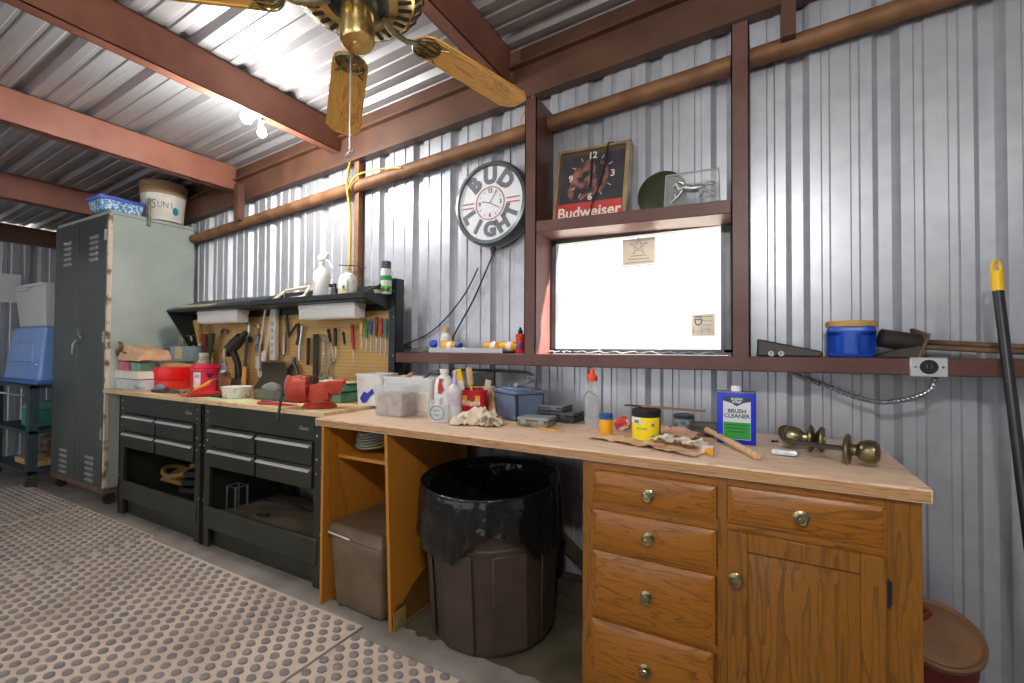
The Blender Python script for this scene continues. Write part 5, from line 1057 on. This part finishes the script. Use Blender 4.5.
t = thing('yellow_scraper', 'yellow-handled scraper leaning on the red dish edge', 'scraper', w_(203, 1.78)+Vector((0, 0, .03)), R(12)); part('handle', MB().hexa([(-.085, -.016, .0), (.06, -.014, .055), (.06, .014, .055), (-.085, .016, .0)], [(-.085, -.01, .018), (.07, -.012, .085), (.07, .012, .085), (-.085, .01, .018)], .005), AMBER, t); part('blade', MB().box((.095, 0, .085), (.06, .03, .003), (0, R(-25), 0)), STEEL, t)
# jar of brushes behind
jb = w_(203, 2.17); t = thing('brush_jar', 'label-wrapped glass jar of brushes behind the red canister', 'jar', jb+Vector((0, 0, .0)), 0)
part('jar_body', MB().lathe([(0, 0), (.075, 0), (.078, .01), (.078, .29), (.07, .3), (.066, .3), (.066, .02), (0, .02)], seg=28), M('jar_glass', 'b9bfae', .2), t); part('paper_label', MB().lathe([(.0783, .17), (.0795, .17), (.0795, .28), (.0783, .28)], seg=28), M('jar_label', 'cfc6ad', .6, 0, '8b8468', 26, 1), t)
for k, (dx, dy, ry, m_, L_, lab) in enumerate(((-.03, 0, -.12, M('straw', 'c9a55c', .9, 0, 'a98743', 30, 1, stretch=(6, 6, .6)), .56, 'straw-coloured whisk brush standing in the brush jar'), (.02, -.01, .05, M('maroon_bristle', '7a3028', .7), .43, 'maroon-handled brush standing in the brush jar'), (.05, .01, .12, M('dark_green_handle', '3f4a2c', .6), .44, 'dark green brush standing in the brush jar'))):
    q = thing('jar_brush', lab, 'brush', jb+Vector((dx, dy, .03)), 0, 'brushes in the glass jar'); q.rotation_euler = (0, ry, 0)
    part('handle', MB().lathe([(0, 0), (.011, 0), (.009, L_*.5), (.012, L_*.66), (0, L_*.66)], seg=10), LTWOOD if k == 0 else m_, q); part('bristles', MB().hexa([(-.02, -.012, L_*.64), (.02, -.012, L_*.64), (.02, .012, L_*.64), (-.02, .012, L_*.64)], [(-.05 if k == 0 else -.026, -.02, L_), (.045 if k == 0 else .026, -.02, L_), (.045 if k == 0 else .026, .02, L_), (-.05 if k == 0 else -.026, .02, L_)], .006).jitter(.006, 50), m_, q)
t = thing('feather_duster', 'pale ragged bristle duster hanging at the left end of the pegboard', 'duster', w_(188, 2.19)+Vector((0, 0, .42))); mb = MB()
for k in range(16): a = k*.7; mb.tube([(0, 0, 0), (.05*math.cos(a)-.03, .03*math.sin(a), .02+.03*math.sin(k)), (.1*math.cos(a)-.05, .04*math.sin(a), .05*math.sin(k*1.7)-.02)], .006, 5)
part('tuft', mb, M('pale_tuft', 'c7c3b4', .9), t); part('handle', MB().cyl((0, 0, 0), (.03, .02, -.3), .009), LTWOOD, t)
# pliers and small things on the left front
def pliers(label, p, rz, m, s=1, rot=None):
    t = thing('pliers', label, 'pliers', p, rz)
    if rot: t.rotation_euler = rot
    for sg in (-1, 1):
        part('grip', MB().tube([(.01*s, 0, .009), (-.03*s, sg*.018*s, .009), (-.08*s, sg*.028*s, .009), (-.13*s, sg*.02*s, .009)], [.006*s, .009*s, .010*s, .008*s], 8), m, t)
    mb = MB(); mb.tube([(-.01*s, 0, .009), (.02*s, .006*s, .009), (.07*s, .003*s, .009)], [.012*s, .012*s, .005*s], 8); mb.tube([(.02*s, -.006*s, .009), (.07*s, -.003*s, .009)], [.011*s, .005*s], 8); mb.cyl((.0, 0, .0), (.0, 0, .02), .011*s); part('jaw', mb, DSTEEL, t); return t
pliers('pliers with dark grips lying before the red tins', w_(172, 1.80), R(4), M('dark_grip', '4a3b34', .5), 1.5)
pliers('pliers with orange and grey grips lying nearer the worktop edge', w_(184, 1.76), R(170), M('salmon_grip', 'b4745c', .5), 1.3)
solo('green_marker', MB().cyl((-.05, 0, .01), (.05, 0, .01), .010), M('lime_marker', '8db84a', .5), 'lime green marker lying beside the clear box', 'marker', w_(155, 1.80), R(-10))
solo('dark_marker', MB().cyl((-.05, 0, .010), (.05, 0, .01), .010), M('dark_green_marker', '2a3a2c', .5), 'short dark green marker lying left of the speckled bowl', 'marker', w_(216, 1.78), R(4))
mb = MB(); mb.ball((0, 0, .022), (.07, .035, .022), 14).jitter(.012, 30); solo('plastic_bag', mb, M('greyish_film', 'b5bcc4', .3, 0, '8b96a2', 20, 1), 'crumpled clear grey plastic bag before the clear box', 'bag', w_(140, 1.80))
mb = MB(); mb.ball((0, 0, .028), (.04, .035, .028), 16).jitter(.009, 22, 4); solo('grey_cloth', mb, M('slate_cloth', '6d7786', .9, 0, '8a93a0', 14, 1), 'slate grey cloth stuffed between clear box and red tin', 'cloth', w_(160, 1.80))
solo('green_paper', MB().bb(-.28, .28, -.06, .06, 0, .0015), M('pale_green_paper', 'b9cf9c', .8, 0, 'd2d0a8', 5, 1), 'pale green paper lying along the worktop front', 'paper', w_(232, 1.79)+Vector((0, -.03, -.0004)), R(-2))
t = thing('speckled_bowl', 'white speckled bowl on the worktop middle', 'bowl', w_(237, 1.84), 0); part('bowl_body', MB().lathe([(0, 0), (.07, 0), (.075, .004), (.095, .072), (.098, .078), (.093, .08), (.089, .072), (.068, .01), (0, .008)], seg=40), M('speckled_white', 'e4ded8', .45, 0, '8d7d74', 45, 1, lo=.62, hi=.66), t); part('screw_fill', MB().lathe([(0, .066), (.06, .066), (.085, .062)], seg=24).jitter(.008, 40), IRON, t)
# pile of tools and dustpan behind
t = thing('drill_driver', 'dark cordless drill standing nose-up in the tool pile', 'drill', w_(234, 2.15), R(20)); part('motor_body', MB().tube([(-.08, 0, .30), (.0, 0, .37), (.06, 0, .43)], [.04, .05, .042], 14).cyl((.06, 0, .43), (.1, 0, .47), .03, .018), M('drill_dark', '2e2a27', .5), t); part('grip', MB().tube([(-.02, 0, .33), (.03, 0, .22), (.04, 0, .1)], [.028, .024, .026], 10), M('drill_dark', '2e2a27', .5), t); part('battery', MB().bb(-.02, .1, -.035, .035, .0, .1, .008), M('drill_grey', '4a4641', .5), t)
t = thing('clamp_lamp', 'bright metal clamp lying against the dark drill', 'clamp', w_(224, 2.03)+Vector((0, 0, .18)), R(-25)); part('clamp_body', MB().box((0, 0, 0), (.14, .04, .07), (0, R(35), 0), .01).box((.01, -.02, .01), (.12, .02, .02), (0, R(35), 0), .005), STEEL, t); part('wood_block', MB().box((-.06, 0, .09), (.03, .02, .14), (0, R(20), 0), .004), M('grey_pink_wood', 'a88f86', .6), t); part('foot', MB().bb(-.05, .05, -.04, .04, -.18, -.02, .01), M('brown_box', '6e4a30', .7, 0, '59391f', 9, 1), t)
t = thing('wood_chisel', 'wooden-handled chisel standing upright right of the drill', 'chisel', w_(243, 2.1), 0); t.rotation_euler = (0, R(6), 0); part('handle', MB().lathe([(0, 0), (.014, 0), (.018, .1), (.012, .2), (0, .2)], seg=12), M('chisel_wood', 'c08a4e', .5), t); part('blade', MB().bb(-.016, .016, -.003, .003, .2, .42), M('dark_blade', '4b443c', .4, .6), t)
t = thing('paint_scraper', 'brown tool with tape lying in the tool pile', 'tool', w_(228, 1.98), R(30)); part('handle', MB().box((0, 0, .06), (.05, .05, .12), (0, R(15), 0), .012), M('rust_brown', '7d4b2a', .6, 0, '5f3820', 9, 1), t); part('tape_roll', MB().lathe([(.02, 0), (.04, 0), (.04, .03), (.02, .03)], (.09, -.03, 0), 20), M('tape_cream', 'cbbf9f', .6), t)
t = thing('dustpan', 'dark metal dustpan leaning against the pegboard', 'dustpan', w_(266, 2.12), 0); t.rotation_euler = (R(-18), 0, R(0))
part('pan', MB().prism([(-.16, .02), (.12, .0), (.2, .1), (.17, .2), (.12, .245), (-.16, .24), (-.1, .14)], .012, FRONT), M('pan_dark', '3a382c', .45, .3, '4a4738', 6, 1), t); part('orange_edge', MB().tube([(-.17, -.006, .03), (-.08, -.01, .0), (.1, -.012, -.0)], .009), M('orange_wood', 'c47446', .5), t); part('rim', MB().tube([(-.16, -.006, .24), (.12, -.006, .245), (.17, -.006, .2)], .005), STEEL, t)
t = thing('metal_tray', 'long grey metal tray with a stone at its left end', 'tray', w_(283, 1.93), R(-2)); mb = MB(); mb.bb(-.22, .22, -.07, .07, 0, .012, .003)
for a in ((-.22, .22, -.07, -.062, 0, .065), (-.22, .22, .062, .07, 0, .085), (.212, .22, -.07, .07, 0, .065), (-.22, -.212, -.07, .07, 0, .065)): mb.bb(*a, .002)
part('tray_body', mb, M('tray_grey_green', '6d6f62', .5, .2, '5a5b50', 9, 1), t)
solo('grey_stone', MB().ball((0, 0, .05), (.085, .05, .05), 20).jitter(.008, 18), M('stone_grey', '71706c', .9, 0, '8b8a85', 22, 1, .3, 50), 'smooth grey stone resting in the metal tray', 'stone', w_(272, 1.94)+Vector((0, 0, .013)))
# vise
vp = w_(320, 1.79); t = thing('bench_vise', 'red bench vise on the worktop corner beside the oak bench', 'vise', vp, R(36)); VR = M('vise_red', 'c1432c', .5, 0, '8f2f22', 9, 1)
part('base', MB().lathe([(0, 0), (.075, 0), (.078, .006), (.07, .02), (.05, .032), (.045, .05), (0, .05)], seg=28, sx=1.25), VR, t)
mb = MB(); mb.hexa([(-.06, -.045, .045), (.065, -.045, .045), (.065, .045, .045), (-.06, .045, .045)], [(-.05, -.05, .14), (.05, -.05, .14), (.05, .05, .14), (-.05, .05, .14)], .014, 2); mb.hexa([(.03, -.04, .09), (.1, -.036, .07), (.1, .036, .07), (.03, .04, .09)], [(.03, -.045, .15), (.15, -.04, .165), (.15, .04, .165), (.03, .045, .15)], .008); part('fixed_body', mb, VR, t)
mb = MB(); mb.tube([(-.168, 0, .105), (-.15, 0, .105), (-.1, 0, .108), (-.06, 0, .11)], [.06, .076, .082, .078], 22); mb.bb(-.105, -.05, -.055, .055, .11, .185, .012); mb.bb(-.06, .04, -.03, .03, .06, .12, .008); part('moving_jaw', mb, VR, t)
part('jaw_face', MB().bb(-.048, -.036, -.055, .055, .14, .18, .002).bb(-.035, -.022, -.055, .055, .14, .18, .002), IRON, t); part('pale_cap', MB().lathe([(0, 0), (.06, 0), (.07, .004), (.055, .016), (0, .018)], (-.178, 0, .12), 24, RY(PI/2)), M('worn_pink', 'd8a49c', .5, 0, 'c27a70', 7, 1), t, 'worn pale end')
part('screw', MB().cyl((-.2, 0, .08), (-.04, 0, .08), .014), IRON, t); part('handle_bar', MB().cyl((-.195, -.02, .13), (-.215, -.04, -.06), .008).ball((-.215, -.04, -.06), .014, 10).ball((-.195, -.02, .13), .014, 10), IRON, t)
# green tool box behind the vise and blueprints
t = thing('green_tool_box', 'long flat green metal toolbox behind the vise', 'toolbox', w_(330, 2.10), R(2)); GT = M('faded_green', '4f8a72', .5, 0, '6aa28a', 7, 1)
part('box_body', MB().bb(-.22, .22, -.11, .11, 0, .06, .005), GT, t); part('lid', MB().bb(-.225, .225, -.115, .115, .066, .115, .008), GT, t); part('seam_strip', MB().bb(-.22, .22, -.113, -.10, .058, .067), M('seam_rust', '6e5f4a', .6), t)
solo('folded_cloth', MB().bb(-.15, .17, -.08, .08, 0, .012, .004).jitter(.006, 14), M('cream_cloth', 'dcc7ae', .9, 0, 'cbb296', 9, 1), 'folded cream cloth lying on the green toolbox lid', 'cloth', w_(340, 2.10)+Vector((0, 0, .119)))
t = thing('snips', 'red and black handled snips lying before the vise', 'snips', w_(278, 1.735), R(6)); part('red_handle', MB().tube([(-.14, -.02, .009), (0, -.008, .009), (.1, -.012, .009), (.16, 0, .009)], [.009, .008, .006, .003], 8), M('snip_red', 'b8303c', .45), t); part('black_handle', MB().tube([(-.17, .03, .009), (-.06, .012, .009), (.02, .004, .009), (.12, .005, .009)], [.010, .008, .006, .003], 8), M('snip_navy', '2c3040', .45), t)

# ================================================================== TOOLS ON THE PEGBOARD
PY = HY-.014
def peg(px, py): return at(px, py, PY)
def screwdriver(label, px, py, hl, sl_, m, rot=0, hr=.012):
    p = peg(px, py); t = thing('screwdriver', label, 'screwdriver', (p.x, PY-.02, p.z), 0, 'screwdrivers on the pegboard'); t.rotation_euler = (0, rot, 0)
    part('handle', MB().lathe([(0, 0), (hr*.7, 0), (hr, -.01), (hr*.85, -hl*.4), (hr, -hl*.6), (hr*.6, -hl), (0, -hl)], seg=12), m, t)
    part('blade', MB().cyl((0, 0, -hl), (0, 0, -hl-sl_), .0042, seg=8), STEEL, t); part('hook', MB().tube([(0, .02, -hl-.004), (0, -.006, -hl-.004)], .004, 6), STEEL, t); return t
for a in ((364, 320, .10, .10, M('clear_yellow', 'd8c25a', .35), 'yellow-handled screwdriver, leftmost of the row of six'), (369, 320, .12, .10, GREEN, 'green-handled screwdriver in the row of six'), (373.5, 320, .10, .12, M('sd_blue', '2a4f9c', .4), 'blue-handled screwdriver in the row of six'), (379, 317, .13, .11, M('sd_brown', '6b3524', .4), 'dark brown-handled screwdriver in the row of six'), (383.5, 318.5, .12, .13, M('sd_red', 'b13a30', .4), 'brick red screwdriver between brown and teal ones in the row'), (388.5, 319, .13, .11, M('sd_teal', '1c7c88', .4), 'teal-handled screwdriver, rightmost of the row of six')):
    screwdriver(a[5], a[0], a[1], a[2], a[3], a[4], 0, .013)
screwdriver('bright red screwdriver hanging alone left of the row of six', 354.5, 325, .17, .10, M('sd_bright', 'b3202a', .4), R(-5), .014)
screwdriver('black screwdriver hanging tilted left of the bright red one', 330.5, 329, .1, .14, BLKP, R(-16), .012); screwdriver('black screwdriver hanging beside the tilted black one', 337.5, 328, .13, .08, BLKP, R(-3), .013); screwdriver('short black screwdriver with hidden blade near the red one', 345.5, 332, .09, .01, BLKP, R(-10), .011)
def wrench(label, px, py, L, s=1, rot=0, m=STEEL):
    p = peg(px, py); t = thing('wrench', label, 'wrench', (p.x, PY-.018, p.z), 0, 'wrenches on the pegboard'); t.rotation_euler = (0, rot, 0)
    part('shank', MB().box((0, 0, -L/2), (.014*s, .006, L*.86), None, .002), m, t)
    mb = MB(); mb.tube([(.016*s*math.cos(q), 0, -.012*s+.016*s*math.sin(q)) for q in [k*PI/7 for k in range(14)]], .005*s, 6, True); part('ring_end', mb, m, t)
    mb = MB(); mb.tube([(.02*s*math.cos(q), 0, -L+.02*s*math.sin(q)-.0) for q in [R(-50)+k*R(28) for k in range(11)]], .007*s, 6); part('open_end', mb, m, t); return t
wrench('long bright wrench hanging behind the vise, left of the pair', 325, 336, .30, 1.2); wrench('long bright wrench hanging behind the vise, right of the pair', 331, 341, .27, 1.1, R(-2)); wrench('small bright wrench hanging low over the folded cloth', 333, 360, .14, 1.0, R(12))
def level_bar(label, px0, py0, w, h, m, name='file', cat='file', d=.012, rot=0):
    p = peg(px0, py0); t = thing(name, label, cat, (p.x, PY-.014, p.z)); t.rotation_euler = (0, rot, 0); part('body', MB().bb(-w/2, w/2, -d/2, d/2, -h, 0, .003), m, t); part('hanging_hole', MB().cyl((0, -d/2-.001, -.02), (0, -d/2+.001, -.02), min(w*.25, .012)), BLKP, t); return t
level_bar('wide dark green file hanging behind the vise', 317.5, 334, .05, .31, M('dark_file', '31352f', .5)); level_bar('narrow black file hanging left of the wide one', 310, 338, .03, .2, BLK2)
p = peg(303, 326); t = thing('pry_tool', 'curved bright pry bar hanging right of the white power strip', 'pry bar', (p.x, PY-.02, p.z)); part('bar', MB().tube([(.02, 0, 0), (.012, 0, -.06), (-.005, 0, -.14), (-.01, 0, -.2), (-.006, 0, -.26)], .010, 8), STEEL, t); part('claw', MB().tube([(-.03, 0, .02), (-.02, 0, -.08), (-.04, 0, -.14)], .012, 8), IRON, t)
p = peg(297, 378); t = thing('pincers', 'large steel pincers standing on the worktop against the pegboard', 'pincers', (p.x, PY-.03, WT+.005))
for sg in (-1, 1): part('handle', MB().tube([(sg*.065, 0, .0), (sg*.07, 0, .09), (sg*.035, 0, .19), (0, 0, .23), (-sg*.012, 0, .27)], [.012, .014, .014, .012, .010], 8), DSTEEL, t)
p = peg(291, 317); t = thing('hacksaw_frame', 'dark bent saw frame hanging between power strip and pry bar', 'saw', (p.x, PY-.016, p.z)); part('frame', MB().tube([(-.03, 0, .02), (-.01, 0, -.06), (.0, 0, -.15), (.05, 0, -.1), (.09, 0, -.06)], .009, 8), IRON, t); part('blade', MB().tube([(-.05, 0, .0), (-.02, 0, -.12), (.01, 0, -.16)], .006, 6), DSTEEL, t)
# hammer-like tools at the left
p = peg(252, 322); t = thing('ratchet', 'bright ratchet hanging under the left strip light end', 'ratchet', (p.x, PY-.02, p.z)); part('handle', MB().lathe([(0, 0), (.013, 0), (.016, -.05), (.01, -.12), (0, -.12)], seg=12), STEEL, t); part('head', MB().lathe([(0, -.012), (.026, -.01), (.028, 0), (.026, .01), (0, .012)], (0, 0, -.145), 20, RX(PI/2)), IRON, t); part('arm', MB().tube([(-.07, 0, .03), (.0, 0, -.03)], .011, 8), BLKP, t)
p = peg(261, 322); t = thing('valve_tool', 'chrome valve tool with yellow tape beside the ratchet', 'tool', (p.x, PY-.02, p.z)); part('stem', MB().lathe([(0, 0), (.008, 0), (.008, -.1), (.02, -.11), (.016, -.18), (.024, -.19), (.02, -.25), (0, -.25)], seg=14), DSTEEL, t); part('tape_band', MB().cyl((0, 0, -.02), (0, 0, -.05), .012), YEL, t); part('cross_bar', MB().cyl((-.05, 0, -.03), (.05, 0, -.03), .006), DSTEEL, t)
p = peg(274, 318); t = thing('paint_paddle', 'pale wooden paddle hanging tilted beside the white power strip', 'paddle', (p.x, PY-.022, p.z)); t.rotation_euler = (0, R(14), 0); part('slat_body', MB().bb(-.022, .022, -.004, .004, -.32, .06, .002), M('slat_wood', 'ecd6ac', .6, 0, 'dcc293', 7, 1), t); part('tip', MB().bb(-.018, .018, -.0045, .0045, -.36, -.32), M('slat_dark', '8f7448', .6), t)
p = peg(278.5, 313); t = thing('power_strip', 'white power strip with its cord looped, hanging on the pegboard', 'power strip', (p.x, PY-.032, p.z)); part('strip_body', MB().bb(-.035, .035, -.018, .018, -.37, .03, .008, 2), WHITE2, t)
mb = MB()
for k in range(5): mb.bb(-.014, .014, -.0192, -.018, -.1-k*.055, -.07-k*.055, .0005)
part('socket', mb, M('socket_grey', 'a9a8a2', .5), t)
part('cord', MB().tube(dense([Vector(q) for q in ((0, -.01, .03), (-.03, -.02, .06), (-.08, -.02, .03), (-.1, -.025, -.06), (-.11, -.03, -.18), (-.14, -.03, -.3), (-.15, -.03, -.42), (-.14, -.035, -.5))], 8), .008).tube(dense([Vector(q) for q in ((.0, -.01, .035), (.05, -.015, .07), (.11, -.01, .03))], 6), .007), WHITE2, t); part('plug', MB().bb(-.175, -.13, -.045, -.02, -.44, -.34, .008).bb(-.1, -.05, -.045, -.02, -.38, -.3, .008).tube([(-.14, -.035, -.48), (-.06, -.05, -.53)], .007).tube([(-.12, -.035, -.46), (-.03, -.05, -.54)], .007), WHITE, t)
p = peg(286.5, 335); t = thing('glass_cutter', 'pinkish glass tube tool hanging right of the white power strip', 'tool', (p.x, PY-.018, p.z)); part('tube_body', MB().cyl((0, 0, 0), (0, 0, -.15), .012), M('pink_glass', 'cdb2b4', .2), t); part('frame', MB().tube([(.02, 0, .03), (.022, 0, -.1), (.0, 0, -.17), (-.02, 0, -.1)], .004, 6), IRON, t)
p = peg(226, 333); t = thing('wire_stripper', 'small bright hook tool hanging at the left of the pegboard', 'tool', (p.x, PY-.018, p.z)); part('hook_body', MB().tube([(-.04, 0, -.03), (-.03, 0, .02), (.0, 0, .03), (.03, 0, .01), (.04, 0, -.02)], .010, 8), STEEL, t); part('tip', MB().cyl((.0, 0, .03), (.0, -.02, .0), .012), DSTEEL, t)

# ================================================================== ON THE HUTCH SHELF
SZ = WT+.655+.037
def s_(px, Y, py=297): q = at(px, py, Y); return Vector((q.x, Y, SZ))
t = thing('spray_bottle', 'white trigger spray bottle standing on the hutch shelf', 'spray bottle', s_(321.5, 2.13), R(12))
part('bottle_body', MB().lathe([(0, 0), (.052, 0), (.056, .006), (.053, .1), (.058, .14), (.044, .185), (.019, .215), (.017, .23), (0, .23)], seg=28), WHITE, t); part('trigger_head', MB().cyl((0, 0, .225), (0, 0, .252), .021).hexa([(-.024, -.017, .252), (.045, -.013, .268), (.045, .013, .268), (-.024, .017, .252)], [(-.03, -.015, .298), (.06, -.012, .312), (.06, .012, .312), (-.03, .015, .298)], .006), WHITE, t); part('trigger', MB().tube([(.03, 0, .266), (.055, 0, .25), (.085, 0, .2)], [.010, .008, .006], 8), WHITE, t); part('label_mark', MB().box((-.02, -.0515, .08), (.03, .002, .06), (0, R(15), 0)), M('pale_pink_mark', 'cfb0b4', .6), t)
t = thing('handle_jug', 'white jug with green label standing before the thin brown post', 'jug', s_(347.5, 2.12), R(0))
part('bottle_body', MB().lathe([(0, 0), (.064, 0), (.068, .006), (.068, .1), (.055, .135), (.022, .15), (.02, .165), (0, .165)], seg=28, sy=.75), WHITE, t); part('cap', MB().cyl((0, 0, .163), (0, 0, .185), .02), M('amber_cap', 'd3ad72', .5), t); part('base_band', MB().lathe([(.0685, .004), (.069, .004), (.069, .03), (.0685, .03)], seg=28, sy=.75), M('amber_liquid', 'd9b07c', .4), t); part('paper_label', MB().bb(-.01, .05, -.052, -.045, .035, .1, .002), M('label_pale', 'd5dad2', .6), t); part('label_mark', MB().bb(.012, .034, -.0535, -.05, .04, .062), GREEN, t)
for k, (px, m_, lab) in enumerate(((330.5, M('vial_grey', '9aa09a', .3), 'small grey-capped vial right of the white spray bottle'), (334.5, M('vial_dark', '3a3d40', .3), 'small dark vial left of the green-labelled jug'))):
    t = thing('small_vial', lab, 'vial', s_(px, 2.1)); part('vial_body', MB().lathe([(0, 0), (.016, 0), (.016, .055), (.01, .062), (0, .062)], seg=14), m_, t); part('cap', MB().cyl((0, 0, .06), (0, 0, .085), .012), BLKP, t)
t = bottle('aerosol_can', 'white and green aerosol can with dark cap on the hutch shelf end', 'aerosol can', s_(386, 2.16), [(0, 0), (.032, 0), (.034, .005), (.034, .15), (.026, .165), (0, .165)], M('aero_white', 'd5dad8', .3), cap=[(0, .16), (.029, .16), (.03, .165), (.03, .205), (.026, .209), (0, .21)], capm=M('aero_cap', '43524f', .4), label_band=(.0344, .085, .115), lm=GRN2)
part('lime_band', MB().lathe([(.0344, .012), (.035, .012), (.035, .05), (.0344, .05)], seg=24), M('aero_lime', '7fbf3c', .4, 0, '2b5a2c', 30, 1, lo=.48, hi=.54), t)
t = thing('small_dish', 'small cream dish lying on the hutch shelf left of the aerosol', 'dish', s_(375, 2.1)); part('dish_body', MB().lathe([(0, 0), (.03, 0), (.04, .02), (.036, .02), (.028, .006), (0, .006)], seg=24), M('cream_dish', 'dcc9b4', .5), t)
t = thing('rounded_frame', 'tan rounded frame lying on the hutch hood', 'carrier', s_(290, 2.1)+Vector((0, 0, .018)), R(0)); t.rotation_euler = (R(48), R(-3), 0)  # open tan frame, its use unknown
mb = MB(); fp_ = []
for cx_, cy_, a0 in ((.12, .07, 0), (-.12, .07, PI/2), (-.15, 0.0, PI), (.14, 0.0, 1.5*PI)):
    for k in range(6): a = a0+k*PI/10; fp_.append((cx_+.025*math.cos(a), cy_+.02*math.sin(a), 0))
mb.tube(fp_, .011, 8, True); part('frame_body', mb, M('tan_frame', 'cfc0a2', .5), t)

# ================================================================== DAYLIGHT
wd = bpy.data.worlds.new('daylight'); SC.world = wd; wd.use_nodes = True
bg = wd.node_tree.nodes['Background']; bg.inputs[0].default_value = (.95, .97, 1.0, 1); bg.inputs[1].default_value = 1.05
sn = bpy.data.lights.new('sun', 'SUN'); sn.energy = 30; sn.angle = R(3); sn.color = (1, .93, .86); so = bpy.data.objects.new('sun', sn); COL.objects.link(so)
so.rotation_euler = Vector((-.68, -.24, -.62)).to_track_quat('-Z', 'Y').to_euler()
vs = SC.view_settings; vs.view_transform = 'Standard'; vs.look = 'None'; vs.gamma = 1; vs.exposure = .6; vs.use_curve_mapping = False
